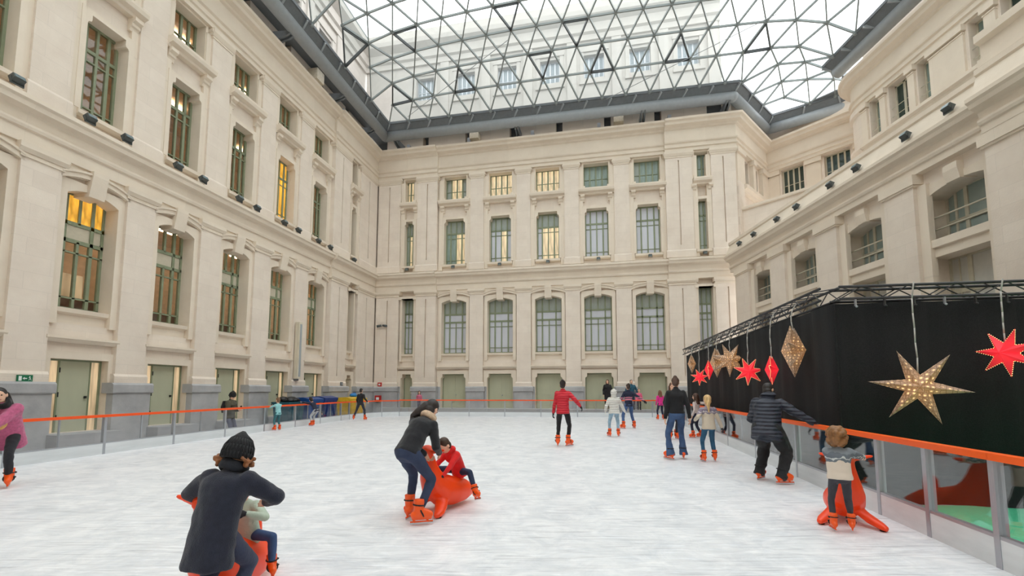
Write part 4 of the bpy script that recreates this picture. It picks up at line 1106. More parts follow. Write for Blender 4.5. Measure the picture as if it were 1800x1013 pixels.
def cloth(name, rgb, kind='plain', rgb2=None):
    key = (name,)
    if key in CM: return CM[key]
    if kind == 'plain': m = mat(name, lin(*rgb), 0.85, var=0.12, scale=9, bump=.25, bscale=70, sheen=.08)
    elif kind == 'denim': m = mat(name, lin(*rgb), 0.8, var=0.22, scale=7, bump=.2, bscale=160)
    elif kind == 'plush': m = mat(name, lin(*rgb), 0.95, var=0.16, scale=30, bump=.35, bscale=150, sheen=.2)
    else:
        m, nt, p = newmat(name); tc = N(nt, 'ShaderNodeTexCoord'); sp = N(nt, 'ShaderNodeSeparateXYZ')
        nt.links.new(tc.outputs['Object'], sp.inputs[0]); p.inputs['Roughness'].default_value = .85
        src = sp.outputs['Z']
        if kind == 'quilt':                              # padded jacket: stitched horizontal chambers
            wv = N(nt, 'ShaderNodeTexWave', wave_type='BANDS', bands_direction='Z', wave_profile='SIN'); wv.inputs['Scale'].default_value = rgb2
            wv.inputs['Distortion'].default_value = 1.2; wv.inputs['Detail Scale'].default_value = .6
            nt.links.new(tc.outputs['Object'], wv.inputs['Vector'])
            b = N(nt, 'ShaderNodeBump'); b.inputs['Strength'].default_value = .9; b.inputs['Distance'].default_value = .03
            nt.links.new(wv.outputs['Fac'], b.inputs['Height']); nt.links.new(b.outputs['Normal'], p.inputs['Normal'])
            p.inputs['Base Color'].default_value = lin(*rgb) + (1,); p.inputs['Roughness'].default_value = .5
        elif kind == 'bands':                            # colour by height: list of (z, rgb)
            mr = N(nt, 'ShaderNodeMapRange'); z0, z1 = rgb2[0][0], rgb2[-1][0] + .001
            mr.inputs['From Min'].default_value = z0; mr.inputs['From Max'].default_value = z1
            vo = N(nt, 'ShaderNodeTexVoronoi'); vo.inputs['Scale'].default_value = rgb
            nt.links.new(tc.outputs['Object'], vo.inputs['Vector'])
            ma = N(nt, 'ShaderNodeMath', operation='MULTIPLY_ADD'); ma.inputs[1].default_value = .055; nt.links.new(vo.outputs['Distance'], ma.inputs[0]); nt.links.new(src, ma.inputs[2])
            nt.links.new(ma.outputs[0], mr.inputs['Value'])
            rp = N(nt, 'ShaderNodeValToRGB'); rp.color_ramp.interpolation = 'CONSTANT'
            for i, (z, c) in enumerate(rgb2):
                t = (z - z0) / (z1 - z0)
                e = rp.color_ramp.elements[0] if i == 0 else (rp.color_ramp.elements[1] if i == 1 else rp.color_ramp.elements.new(t))
                e.position = t
            for e in rp.color_ramp.elements:
                best = min(rgb2, key=lambda q: abs((q[0] - z0) / (z1 - z0) - e.position)); e.color = lin(*best[1]) + (1,)
            nt.links.new(mr.outputs['Result'], rp.inputs['Fac']); nt.links.new(rp.outputs['Color'], p.inputs['Base Color'])
    CM[key] = m; return m
SKO = mat('orange_skate_shell', lin(255, 92, 18), 0.35, var=0.05); SKB = mat('skate_blade_steel', lin(190, 192, 196), 0.3, .7)
def ik(a, b, l1, l2, pole):
    d = b - a; L = d.length
    if L > (l1 + l2) * .999: b = a + d * ((l1 + l2) * .999 / L); d = b - a; L = d.length
    x = (l1 * l1 - l2 * l2 + L * L) / (2 * L); hgt = math.sqrt(max(0, l1 * l1 - x * x)); u = d / L
    pv = pole - u * pole.dot(u)
    if pv.length < 1e-4: pv = u.orthogonal()
    return a + u * x + pv.normalized() * hgt, b
def person(label, x, y, psi, h, top, bot, hair='short', haircol=(45, 34, 28), z=0.0, hip=None, lean=.06, side=0.0, feet=None, hL=None, hR=None, wL=None, wR=None,
           poleL=None, poleR=None, hp=0.0, hy=0.0, fat=1.0, jl=.10, legw=1.0, flare=0.0, hat=None, hood=None, scarf=None, glove=None, skates=True, vox=.012, shoe=(40, 40, 44),
           curl=.0, female=False, sit=False, group=None, sleeve=1.0, twist=0.0, skin=None, hatk=1.0, cuff=True, hs=1.0):
    s = h / 1.7; hd = .228 * (.65 + .35 * s) * hs; q = hd / .228
    th = -math.radians(psi); RW = Matrix.Translation((x, y, z)) @ Matrix.Rotation(th, 4, 'Z'); inv = RW.inverted()
    lift = .075 * (.5 + .5 * s) if skates else 0.0
    hc = Vector(hip) if hip else Vector((0, -.02, .525 * h + lift))
    U = Vector((math.sin(side), math.sin(lean), math.cos(lean) * math.cos(side))).normalized()
    R0 = Vector((1, 0, 0)); F0 = U.cross(R0).normalized(); R0 = F0.cross(U).normalized()
    U2 = (Matrix.Rotation(-curl, 3, R0) @ U).normalized()
    Rt = Matrix.Rotation(twist, 3, U2) @ R0; Ft = U2.cross(Rt).normalized()
    tl = .30 * h; mid = hc + U * (tl * .5); nk = mid + U2 * (tl * .5)
    Hm = Matrix.Rotation(hy, 3, U2) @ Matrix.Rotation(-hp, 3, Rt)
    Uh = Hm @ U2; Rh = Hm @ Rt; Fh = Uh.cross(Rh).normalized()
    hcn = nk + U2 * (.045 * s) + Uh * (.125 * q)
    RM3 = Matrix(((Rh.x, Fh.x, Uh.x), (Rh.y, Fh.y, Uh.y), (Rh.z, Fh.z, Uh.z)))
    hw = .175 * s * (1 if not female else .92); sh = {}
    b = G()
    # head: skull, jaw, nose, ears, neck
    b.ell(hcn + Uh * (.018 * q), (.074 * q, .092 * q, .092 * q), RM3, 18, 12).ell(hcn - Uh * (.045 * q) + Fh * (.02 * q), (.057 * q, .069 * q, .072 * q), RM3, 16, 10)
    b.caps(hcn + Fh * (.088 * q) + Uh * (.004 * q), hcn + Fh * (.107 * q) - Uh * (.028 * q), .008 * q, .014 * q, 8)
    for sx in (-1, 1): b.ell(hcn + Rh * (sx * .075 * q) - Uh * (.008 * q) - Fh * .005, (.013 * q, .024 * q, .034 * q), RM3, 8, 6)
    b.caps(nk - U2 * .05 * s, hcn - Uh * (.05 * q), .056 * s, .050 * q)
    b.loft([(hc - U * .06 * s, R0, F0, .12 * s, .09 * s), (mid, R0, F0, .115 * s, .085 * s), (nk - U2 * .08 * s, Rt, Ft, .15 * s, .09 * s), (nk - U2 * .01 * s, Rt, Ft, .09 * s, .06 * s)])
    # arms
    j = G(); gl = G(); hands = []
    for sx, hl, wl, pole in ((-1, hL, wL, poleL), (1, hR, wR, poleR)):
        S = nk - U2 * (.068 * s) + Rt * (sx * hw * .95); sh[sx] = S
        tgt = inv @ Vector(wl) if wl else (Vector(hl) if hl else S + Vector((sx * .07 * s, .05 * s, -.5 * s)))
        pv = Vector(pole) if pole else Vector((sx * .5, -1, -.3))
        E_, Wr = ik(S, tgt, .29 * s, .255 * s, pv); sh[sx, 'e'] = E_; sh[sx, 'w'] = Wr
        b.caps(S, E_, .042 * s, .036 * s).caps(E_, Wr, .036 * s, .026 * s)
        f_ = fat if fat < 1.15 else 1 + (fat - 1) * .9
        j.caps(S - Rt * (sx * .03 * s) - U2 * .012 * s, S + (E_ - S) * .25, .068 * s * f_, .066 * s * f_).caps(S, E_, .066 * s * f_ * sleeve, .053 * s * f_ * sleeve).caps(E_, Wr - (Wr - E_).normalized() * .01, .053 * s * f_ * sleeve, .042 * s * f_ * sleeve)
        # hand: palm, four curled fingers, thumb from the side
        dv = (Wr - E_).normalized(); pn = (Vector((-sx, 0, 0)) - dv * dv.dot(Vector((-sx, 0, 0))))
        pn = pn.normalized() if pn.length > .2 else Vector((0, 0, -1)); ac = dv.cross(pn).normalized()
        tgtg = gl if glove else b; k = s * (1.12 if glove else 1)
        pc_ = Wr + dv * (.05 * k); Rm = Matrix(((ac.x, pn.x, dv.x), (ac.y, pn.y, dv.y), (ac.z, pn.z, dv.z)))
        tgtg.ell(pc_, (.042 * k, .017 * k, .054 * k), Rm, 12, 8); tgtg.caps(Wr - dv * .03 * k, Wr + dv * .02 * k, .030 * k, .029 * k)
        for i, (o_, ln) in enumerate(((-.032, .06), (-.011, .072), (.011, .068), (.032, .052))):
            r0 = Wr + dv * (.088 * k) + ac * (o_ * k); m1 = r0 + (dv * .8 + pn * .35 + ac * (o_ * 3)).normalized() * (ln * .55 * k); m2 = m1 + (dv * .45 + pn * .9).normalized() * (ln * .5 * k)
            tgtg.caps(r0, m1, .0098 * k, .0092 * k, 8).caps(m1, m2, .0092 * k, .0078 * k, 8)
        fs = Ft.dot(ac); fs = 1 if fs >= 0 else -1
        t0 = Wr + dv * (.03 * k) + ac * (fs * .034 * k); t1 = t0 + (ac * fs * .7 + dv * .8 + pn * .2).normalized() * (.04 * k)
        tgtg.caps(t0, t1, .0125 * k, .011 * k, 8).caps(t1, t1 + (dv + pn * .4).normalized() * (.03 * k), .011 * k, .009 * k, 8)
    # legs
    t = G(); ank = {}
    ft = feet or [(-.09 * s, 0, -8, 0), (.09 * s, 0, 8, 0)]
    for sx, f in zip((-1, 1), ft):
        Hj = hc + R0 * (sx * .085 * s) - U * .03 * s
        A = Vector((f[0], f[1], .085 * s + lift + f[3])); pole = Vector((math.sin(math.radians(f[2])) * .6, 1, .25)) if len(f) < 5 else Vector(f[4])
        Kn, A = ik(Hj, A, .425 * s, .40 * s, pole); ank[sx] = (A, f[2], Kn)
        b.caps(Hj, Kn, .06 * s, .042 * s).caps(Kn, A, .044 * s, .032 * s)
        lw = legw
        t.caps(Hj + U * .02, Kn, .090 * s * lw, .061 * s * lw).caps(Kn, Kn.lerp(A, .35), .06 * s * lw, .057 * s * lw).caps(Kn.lerp(A, .3), A - (A - Kn).normalized() * .02 * s, .057 * s * lw, .046 * s * lw)
        if flare: t.tube(Kn.lerp(A, .35), A + (A - Kn).normalized() * (.075 * s), .058 * s, (.062 + flare) * s, 16)
    t.loft([(hc - U * .12 * s, R0, F0, .10 * s, .085 * s), (hc - U * .04 * s - F0 * .012, R0, F0, .155 * s, .122 * s), (hc + U * .05 * s, R0, F0, .145 * s, .108 * s), (hc + U * .11 * s, R0, F0, .13 * s, .10 * s)])
    # jacket or jumper
    fa = fat
    lo = hc - U * (jl * s)
    if jl > .14 and lean < .3: pass
    j.loft([(lo, R0, F0, .168 * s * fa, .130 * s * fa), (lo + U * .04 * s, R0, F0, .170 * s * fa, .132 * s * fa), (hc + U * .07 * s, R0, F0, .155 * s * fa, .118 * s * fa), (mid, R0, F0, .152 * s * fa, .115 * s * fa), (mid + U2 * .11 * s, Rt, Ft, .176 * s * fa, .128 * s * fa),
            (nk - U2 * .09 * s, Rt, Ft, .180 * s * fa, .115 * s * fa), (nk - U2 * .035 * s, Rt, Ft, .128 * s * (1 + (fa - 1) * .5), .086 * s * fa), (nk + U2 * .015 * s, Rt, Ft, .075 * s, .068 * s)], 20)
    j.caps(nk - U2 * .02 * s, nk + U2 * .035 * s, .068 * s, .058 * s)
    if hood:
        if hood == 'up': j.ell(hcn + Uh * .005 - Fh * .02 * q, (.115 * q, .122 * q, .128 * q), RM3).caps(nk, hcn - Uh * .04 * q, .10 * s, .10 * q)
        else: j.ell(nk + U2 * .03 * s - Ft * .07 * s, (.135 * s, .085 * s, .065 * s), RM3).ell(nk + U2 * .045 * s, (.10 * s, .09 * s, .045 * s), RM3)
    body = fuse(b, 'person', skin or SKIN, None, min(vox, .010), 2, label=label, category='person')
    if group: body['group'] = group
    body.matrix_world = RW
    ja = fuse(j, 'jacket', top, body, vox, 6, .042 * s * (fat - .55)); tr_ = fuse(t, 'trousers', bot, body, vox, 5, .022 * s * legw)
    if glove: fuse(gl, 'glove', cloth('glove_%d_%d_%d' % glove, glove), body, .008, 1)
    # face
    for sx in (-1, 1): G().ell(hcn + Rh * (sx * .030 * q) + Fh * (.083 * q) + Uh * (.008 * q), (.012 * q, .008 * q, .009 * q), RM3, 8, 6).make('eye', EYE, body, True)
    G().ell(hcn + Fh * (.084 * q) - Uh * (.062 * q), (.022 * q, .009 * q, .007 * q), RM3, 10, 6).make('mouth', LIP, body, True)
    # hair
    hm = mat('hair_%d_%d_%d' % haircol, lin(*haircol), 0.55, var=.35, scale=30, stretch=(1, 1, .15)) if ('hair_%d_%d_%d' % haircol) not in D.materials else D.materials['hair_%d_%d_%d' % haircol]
    hg = G()
    def cap_(k=1.0): hg.ell(hcn + Uh * (.034 * q) - Fh * (.016 * q), (.083 * q * k, .095 * q * k, .092 * q * k), RM3, 16, 10).ell(hcn - Uh * (.03 * q) - Fh * (.04 * q), (.074 * q * k, .066 * q * k, .075 * q * k), RM3, 14, 8)
    if hair == 'short': cap_(.99)
    elif hair == 'bun': cap_(); hg.ell(hcn + Uh * (.10 * q) - Fh * (.07 * q), .042 * q)
    elif hair == 'pony':
        cap_(1.03); p0 = hcn - Fh * (.09 * q) + Uh * (.04 * q)
        pe = p0 - Fh * (.05 * q) + Vector((-.03, 0, -.16 * q)); hg.caps(p0, pe, .034 * q, .04 * q).caps(pe, pe + Vector((.01, 0, -.16 * q)), .04 * q, .014 * q)
    elif hair == 'long':
        cap_(1.04)
        for sx in (-.05, -.02, .02, .05): hg.caps(hcn - Fh * (.06 * q) + Rh * (sx * q), hcn - Fh * (.085 * q) + Rh * (sx * 1.3 * q) - Uh * (.24 * q), .045 * q, .03 * q)
        for sx in (-1, 1): hg.caps(hcn + Rh * (sx * .075 * q) - Fh * .01, hcn + Rh * (sx * .085 * q) - Uh * (.2 * q) + Fh * .02, .028 * q, .02 * q)
    elif hair == 'loose':                                # long hair behind the shoulders, face clear
        cap_(1.02)
        for sx in (-.06, -.02, .02, .06): hg.caps(hcn - Fh * (.06 * q) + Rh * (sx * q), hcn - Fh * (.09 * q) + Rh * (sx * 1.6 * q) - Uh * (.20 * q), .042 * q, .03 * q)
    elif hair == 'side':                                 # long hair falling forward over one shoulder
        cap_(1.04)
        h1 = hcn - Rh * (.11 * q) - Uh * (.10 * q) - Fh * (.07 * q); h2 = hcn - Rh * (.20 * q) - Fh * (.14 * q) + Vector((0, 0, -.17 * q)); hg.caps(hcn - Fh * (.05 * q) - Rh * .04 * q, h1, .075 * q, .06 * q).caps(h1, h2, .06 * q, .04 * q).caps(h2, h2 + Vector((-.04, -.02, -.20 * q)), .04 * q, .012 * q)
    elif hair == 'curly':
        cap_(1.04); rr = random.Random(5)
        for _ in range(70):
            d = Vector((rr.uniform(-1, 1), rr.uniform(-1.1, .35), rr.uniform(-.95, 1))); d.normalize()
            hg.ell(hcn + Rh * (d.x * .10 * q) + Fh * ((d.y * .105 - .018) * q) + Uh * ((d.z * .118 - .01) * q), rr.uniform(.022, .036) * q, None, 8, 6)
        hg.caps(hcn + Uh * (.06 * q) - Fh * .07 * q, hcn + Uh * (.04 * q) - Fh * .12 * q - Rh * .02, .03 * q, .035 * q)
    if hair == 'tufts':                                  # curls showing under a hat
        rr = random.Random(2)
        for _ in range(40):
            sx = rr.choice((-1, 1)); hg.ell(hcn + Rh * (sx * rr.uniform(.075, .15) * q) - Uh * (rr.uniform(.045, .12) * q) + Fh * rr.uniform(-.06, .03), rr.uniform(.010, .020) * q, None, 8, 6)
    if hg.v: fuse(hg, 'hair', hm, body, .0065 if vox < .011 else .011, 1 if hair in ('curly', 'tufts') else 4)
    if hat:
        ha = G(); q0 = q; q = q * hatk; hcn = hcn - Uh * ((hatk - 1) * .22)
        ha.loft([(hcn - Uh * (.035 * q) - Fh * .008 * q, Rh, Fh, .097 * q, .108 * q), (hcn + Uh * (.0 * q) - Fh * .008, Rh, Fh, .101 * q, .112 * q), (hcn + Uh * (.06 * q) - Fh * .01, Rh, Fh, .096 * q, .106 * q), (hcn + Uh * (.115 * q) - Fh * .015 * q, Rh, Fh, .07 * q, .08 * q), (hcn + Uh * (.155 * q) - Fh * .02 * q, Rh, Fh, .034 * q, .04 * q), (hcn + Uh * (.178 * q) - Fh * .02 * q, Rh, Fh, .012 * q, .012 * q)], 28)
        hb = ha.make('hat', hat, body, True)
        rib = G()
        for i in range(28):
            a = 2 * PI * i / 28; pr = []
            for w, dd, zz in ((.101, .112, -.03), (.104, .115, .01), (.098, .108, .062), (.071, .081, .116), (.03, .036, .15)):
                pr.append(hcn + Rh * (w * q * math.cos(a)) + Fh * (dd * q * math.sin(a) - .01) + Uh * (zz * q))
            rib.path(pr, .0045 * q, 5)
        rib.make('knit_ribs', hat, hb, True); q = q0
    if scarf:
        g = G(); c0 = nk + U2 * .035 * s; k0 = None; r_ = []
        for i in range(13):
            a = 2 * PI * i / 12; r_.append(c0 + Rt * (.088 * s * math.cos(a)) + Ft * (.085 * s * math.sin(a)) + U2 * (.012 * s * math.sin(2 * a)))
        for p, w in zip(r_[:-1], r_[1:]): g.caps(p, w, .038 * s, .038 * s, 8)
        for p, w in zip(r_[:-1], r_[1:]): g.caps(p + U2 * .035 * s, w + U2 * .035 * s, .03 * s, .03 * s, 8)
        fuse(g, 'scarf', scarf, body, vox, 3)
    # skates or shoes
    for sx in (-1, 1):
        A, yw, Kn = ank[sx]; q2 = math.radians(yw); fv = Vector((math.sin(q2), math.cos(q2), 0)); k = s * .94 + .06
        if sit: fv = (Vector(sit[0 if sx < 0 else 1])).normalized()
        up_ = (Kn - A).normalized() if sit else ((Kn - A).normalized() * .4 + Vector((0, 0, 1))).normalized()
        dn = -(up_ - fv * up_.dot(fv)).normalized(); sd = fv.cross(dn).normalized()
        sole = A + dn * (.075 * k)
        g = G().tube(A + dn * (.03 * k), A - dn * ((.145 if cuff else .03) * k), .058 * k, (.066 if cuff else .05) * k, 14).caps(A - fv * .01, A - dn * ((.10 if cuff else .02) * k) + fv * (.03 * k), .05 * k, .045 * k).caps(sole - fv * (.055 * k) - dn * (.035 * k), sole + fv * (.13 * k) - dn * (.035 * k), .046 * k, .044 * k).caps(A + fv * .02 * k, sole + fv * (.11 * k) - dn * (.05 * k), .054 * k, .042 * k)
        if skates:
            g.caps(sole - fv * (.06 * k) + dn * .005, sole + fv * (.14 * k) + dn * .005, .022 * k, .022 * k)
            bt = fuse(g, 'skate', SKO, body, .010, 2)
            gb = G()
            for o0 in (-.06, .10): gb.caps(sole + fv * (o0 * k) + dn * .01 * k, sole + fv * (o0 * k + .01) + dn * (.045 * k), .018 * k, .012 * k, 8)
            gb.beam(sole - fv * (.10 * k) + dn * (.044 * k), sole + fv * (.17 * k) + dn * (.044 * k), .012 * k, .016 * k)
            gb.make('blade_holder', SKO, bt, True)
            G().beam(sole - fv * (.10 * k) + dn * (.06 * k), sole + fv * (.175 * k) + dn * (.06 * k), .006, .024 * k).make('blade', SKB, bt)
            gs = G()
            for c_0, r_0, ax in ((A - dn * (.075 * k), .066 * k, up_), (A + fv * .035 * k + dn * .012 * k, .062 * k, (fv - dn * .5).normalized())):
                a1 = sd; a2 = ax.cross(a1).normalized(); ring = [c_0 + a1 * (r_0 * math.cos(2 * PI * i / 14)) + a2 * (r_0 * math.sin(2 * PI * i / 14)) for i in range(15)]
                gs.path(ring, .009 * k, 6)
            gs.caps(A - dn * (.07 * k) + sd * (.06 * k), A - dn * (.07 * k) + sd * (.07 * k), .018 * k, .014 * k, 8).caps(A + fv * .03 * k + sd * .056 * k, A + fv * .03 * k + sd * .068 * k, .016 * k, .013 * k, 8)
            gs.make('strap', M['rubber'], bt, True)
        else: fuse(g, 'shoe', cloth('shoe_%d_%d_%d' % shoe, shoe), body, .012, 3)
    return body, dict(RW=RW, hcn=hcn, nk=nk, hc=hc, U=U, U2=U2, R=Rt, F=Ft, s=s, q=q, mid=mid, jacket=ja)

# ------------------------------------------------------------------ orange seal skating aids
def seal(x, y, psi, label, sc=1.0):
    g = G(); X = Vector((1, 0, 0))
    secs = [((0, -.56, .16), .03, .025), ((0, -.48, .16), .08, .07), ((0, -.32, .18), .15, .145), ((0, -.12, .20), .19, .18), ((0, .06, .24), .195, .20), ((0, .18, .33), .175, .175), ((0, .24, .44), .14, .14), ((0, .27, .55), .105, .105), ((0, .29, .65), .08, .085), ((0, .32, .725), .07, .07), ((0, .37, .755), .05, .05), ((0, .42, .755), .028, .03)]
    ls = []
    for i, (c, a, b_) in enumerate(secs):
        c0 = Vector(secs[max(0, i - 1)][0]); c1 = Vector(secs[min(len(secs) - 1, i + 1)][0]); d = (c1 - c0).normalized(); ls.append((c, X, d.cross(X).normalized(), a, b_))
    g.loft(ls, 20); g.ell((0, .31, .755), (.075, .10, .07))
    for s in (-1, 1):
        g.caps((s * .03, .31, .735), (s * .235, .25, .77), .036, .018, 10)               # side grips
        n_ = [((s * .10, .14, .16), .085), ((s * .18, .23, .09), .08), ((s * .26, .33, .05), .065), ((s * .30, .41, .035), .035)]
        for (p, r), (p2, r2) in zip(n_[:-1], n_[1:]): g.loft([(Vector(p), Vector((.6, -.8 * s, 0)) , Vector((0, 0, 1)), r, r * .55 + .008), (Vector(p2), Vector((.6, -.8 * s, 0)), Vector((0, 0, 1)), r2, r2 * .5 + .008)], 12)
    o = fuse(g, 'skating_aid_seal', M['seal'], None, .013, 6, label=label, category='skating aid')
    o.matrix_world = Matrix.Translation((x, y, .0)) @ Matrix.Rotation(-math.radians(psi), 4, 'Z') @ Matrix.Scale(sc, 4)
    fuse(G().caps((0, -.24, .30), (0, -.24, .44), .075, .07, 14), 'seat_stub', M['seal'], o, .012, 3)
    for s in (-1, 1): G().tube((s * .27, .35, .018), (s * .27, .35, .0), .03, None, 10).make('runner_pad', M['rubber'], o)
    return o

# ------------------------------------------------------------------ who is on and around the ice
navy = cloth('navy_fleece', (34, 38, 54), 'plush'); black = cloth('black_knit', (26, 26, 30)); blk2 = cloth('black_trouser_cloth', (30, 30, 33))
seal(-2.06, 3.34, 180, 'orange seal skating aid half hidden behind the child in the black beanie')
bk, bi = person('child in black ribbed beanie and navy fleece bending over a seal, seen from behind', -1.87, 2.85, 3, 1.28, navy, cloth('slate_blue_trousers', (52, 58, 82)), 'tufts', (150, 96, 58), hip=(.0, -.02, .60), lean=.16, curl=.30, side=.05,
       feet=[(-.12, -.05, -8, 0), (.10, 0, 8, 0)], wL=(-2.06, 3.13, .70), wR=(-1.72, 3.16, .72), poleL=(-1, -.2, -.1), poleR=(1, -.2, -.1), fat=1.2, jl=.27, hat=cloth('black_wool', (27, 28, 32)), scarf=cloth('dark_scarf', (24, 28, 38)), vox=.009, hp=-.1, legw=1.12, sleeve=1.15, hatk=1.1, hs=.88)
person('small child in pale green jacket and jeans sitting on a seal behind the beanie', -2.02, 3.42, 178, .92, cloth('pale_green_jacket', (186, 200, 182)), cloth('blue_jeans_small', (58, 84, 128), 'denim'), 'short', (96, 66, 44), hip=(0, -.02, .40), lean=.25,
       feet=[(-.24, .06, -60, .10, (-1, .6, .6)), (.24, .06, 60, .10, (1, .6, .6))], hL=(-.12, .22, .62), hR=(.12, .22, .62), sit=[(-.5, .8, .15), (.5, .8, .15)], glove=(40, 40, 46), fat=1.15, vox=.009)
seal(-.86, 5.74, 218, 'orange seal skating aid carrying the child in red, in front of the bending woman')
person('child in red jacket and dark jeans riding on the middle seal', -.76, 5.86, 218, 1.06, cloth('red_fleece', (226, 34, 34)), cloth('dark_blue_jeans', (40, 52, 82), 'denim'), 'short', (70, 48, 34), hip=(0, -.09, .43), lean=.42, curl=.35,
       feet=[(-.40, .02, -80, .12, (-1, .5, .5)), (.36, .04, 60, .10, (1, .6, .5))], hL=(-.13, .36, .40), hR=(.10, .38, .42), sit=[(-.85, .35, .25), (.6, .7, .1)], glove=(28, 28, 32), fat=1.12, vox=.009, hood='down')
person('woman in black jumper with long dark hair bending over the middle orange seal', -1.12, 5.16, 20, 1.56, cloth('black_jumper', (30, 31, 36), 'plush'), cloth('indigo_jeans', (46, 58, 86), 'denim'), 'side', (42, 34, 32), hip=(-.04, -.10, .80), lean=.62, curl=.25, side=.10,
       feet=[(-.10, .06, -5, 0), (.12, -.10, 55, 0)], wL=(-1.06, 5.42, .72), wR=(-.88, 5.38, .74), fat=1.02, jl=.04, scarf=cloth('beige_scarf', (206, 178, 150), 'plush'), vox=.009, hp=-.25, hy=-.05, female=True, legw=1.02)
person('woman in bright red jacket and black trousers skating away with right arm out', 1.37, 11.87, 12, 1.70, cloth('red_padded_jacket', (218, 28, 48), 'quilt', 5.0), blk2, 'bun', (40, 30, 28), lean=.03,
       feet=[(-.14, -.04, -10, 0), (.13, .05, 45, 0)], hL=(-.28, .12, .84), wR=(1.82, 11.78, 1.07), glove=(26, 26, 34), fat=1.06, female=True)
person('skater in white hooded puffer jacket and pale blue jeans seen from behind', 3.30, 14.28, 5, 1.44, cloth('white_puffer', (238, 234, 226), 'quilt', 5.5), cloth('pale_jeans', (150, 178, 196), 'denim'), 'short', (60, 44, 34),
       feet=[(-.15, 0, -25, 0), (.13, .03, 25, 0)], hL=(-.26, .1, .82), hR=(.36, .10, .80), glove=(236, 232, 226), fat=1.22, hood='up', lean=.05)
person('skater in navy and pink striped jumper and blue jeans gliding near the far end', 4.55, 17.22, -8, 1.68, cloth('striped_jumper', 3.0, 'bands', [(.80, (34, 38, 60)), (1.13, (214, 130, 150)), (1.18, (40, 44, 70)), (1.21, (214, 130, 150)), (1.25, (34, 38, 60)), (1.6, (34, 38, 60))]), cloth('mid_blue_jeans', (66, 92, 136), 'denim'), 'bun', (60, 44, 38),
       feet=[(-.24, -.05, -30, 0), (.24, .05, 0, 0)], hL=(-.34, .16, .98), wR=(5.12, 17.0, 1.06), glove=(24, 26, 34), female=True, lean=.05)
person('girl in magenta top and navy leggings near the far right corner of the rink', 7.5, 22.3, -5, 1.40, cloth('magenta_top', (222, 44, 140)), cloth('navy_leggings', (38, 42, 66)), 'long', (120, 84, 60), feet=[(-.14, 0, -10, 0), (.14, 0, 10, 0)])
person('woman in black jumper and flared blue jeans holding hands with the blond girl', 3.60, 9.66, 4, 1.73, cloth('black_fine_jumper', (24, 24, 28)), cloth('flared_jeans', (62, 86, 124), 'denim'), 'bun', (84, 60, 48), feet=[(-.17, -.04, -35, 0), (.14, .08, 10, 0)], hL=(-.25, .02, .80), wR=(3.84, 9.56, .90), fat=.98, jl=.0, flare=.028, cuff=False, female=True, hp=.3, hy=-.3, legw=.98)
person('blond girl in beige jumper with grey patterned yoke and teal jeans', 4.15, 9.36, 2, 1.30, cloth('beige_yoke_jumper', 16.0, 'bands', [(.60, (214, 200, 180)), (1.03, (146, 134, 148)), (1.065, (214, 206, 208)), (1.08, (128, 118, 136)), (1.13, (160, 150, 160)), (1.3, (160, 150, 160))]), cloth('teal_jeans', (46, 92, 124), 'denim'), 'pony', (214, 178, 124),
       feet=[(-.12, -.02, -10, 0), (.12, .02, 12, 0)], wL=(3.90, 9.42, .86), hR=(.34, .06, .62), glove=(52, 50, 56), fat=1.1, vox=.010)
person('child with brown bobbed hair and pale top skating left behind the blond girl', 5.80, 13.9, -40, 1.30, cloth('pale_pink_top', (222, 206, 200)), cloth('navy_tights', (36, 40, 62)), 'long', (84, 60, 48), feet=[(-.16, .04, -50, 0), (.14, -.05, -20, 0)], wR=(6.15, 13.9, .9))
person('dark-clothed skater with brown hair almost hidden behind the woman in flared jeans', 4.95, 13.6, 185, 1.66, cloth('dark_charcoal_top', (34, 32, 36)), cloth('dark_trousers_far', (36, 38, 50)), 'long', (100, 66, 48), female=True)
mb, mi = person('man in navy puffer jacket and baggy black trousers holding on to the right handrail', 4.27, 7.31, 38, 1.74, cloth('navy_puffer', (42, 46, 60), 'quilt', 5.2), blk2, 'short', (40, 34, 32), hip=(-.05, -.06, .88), lean=.42, curl=.12, side=.02,
       feet=[(-.20, .08, 15, 0), (.14, -.12, 55, 0)], hL=(-.22, .36, .95), wR=(4.76, 7.0, .99), glove=(26, 26, 30), fat=1.32, jl=.19, hood='down', legw=1.55, flare=.022, cuff=False, vox=.010, hy=-.3, hp=-.15)
seal(3.88, 5.25, 208, 'orange seal skating aid pushed by the curly-haired toddler beside the right barrier')
person('toddler with curly golden-brown hair and cream grey-yoked jumper pushing a seal', 3.50, 4.78, 24, .99, cloth('cream_yoke_jumper', 20.0, 'bands', [(.40, (224, 210, 194)), (.775, (112, 120, 128)), (.80, (206, 210, 210)), (.812, (108, 116, 126)), (.86, (132, 140, 148)), (1.0, (140, 148, 154))]), cloth('charcoal_leggings', (62, 62, 70)), 'curly', (140, 96, 54),
       feet=[(-.08, -.02, -10, 0), (.09, .03, 10, 0)], wL=(3.66, 5.05, .70), wR=(3.90, 4.92, .75), lean=.14, fat=1.2, vox=.008, hp=-.1, jl=.05, sleeve=1.1)
lb, li = person('smiling woman in pink teddy coat and black scarf skating at the left edge', -7.90, 6.92, 152, 1.63, cloth('pink_teddy_coat', (190, 96, 132), 'plush'), cloth('black_leggings', (34, 34, 40)), 'loose', (34, 28, 28), hip=(.02, -.1, .84), lean=.42, curl=.2,
       feet=[(-.10, .05, -15, 0), (.2, -.15, 30, 0)], hL=(.05, .5, .86), hR=(.25, .45, .8), fat=1.24, jl=.26, scarf=cloth('black_scarf', (18, 18, 20), 'plush'), vox=.010, hp=-.5, hy=.3, female=True, sleeve=1.1, glove=(30, 30, 34))
pa = lb; w = li['mid'] + li['F'] * .13 + li['R'] * .04
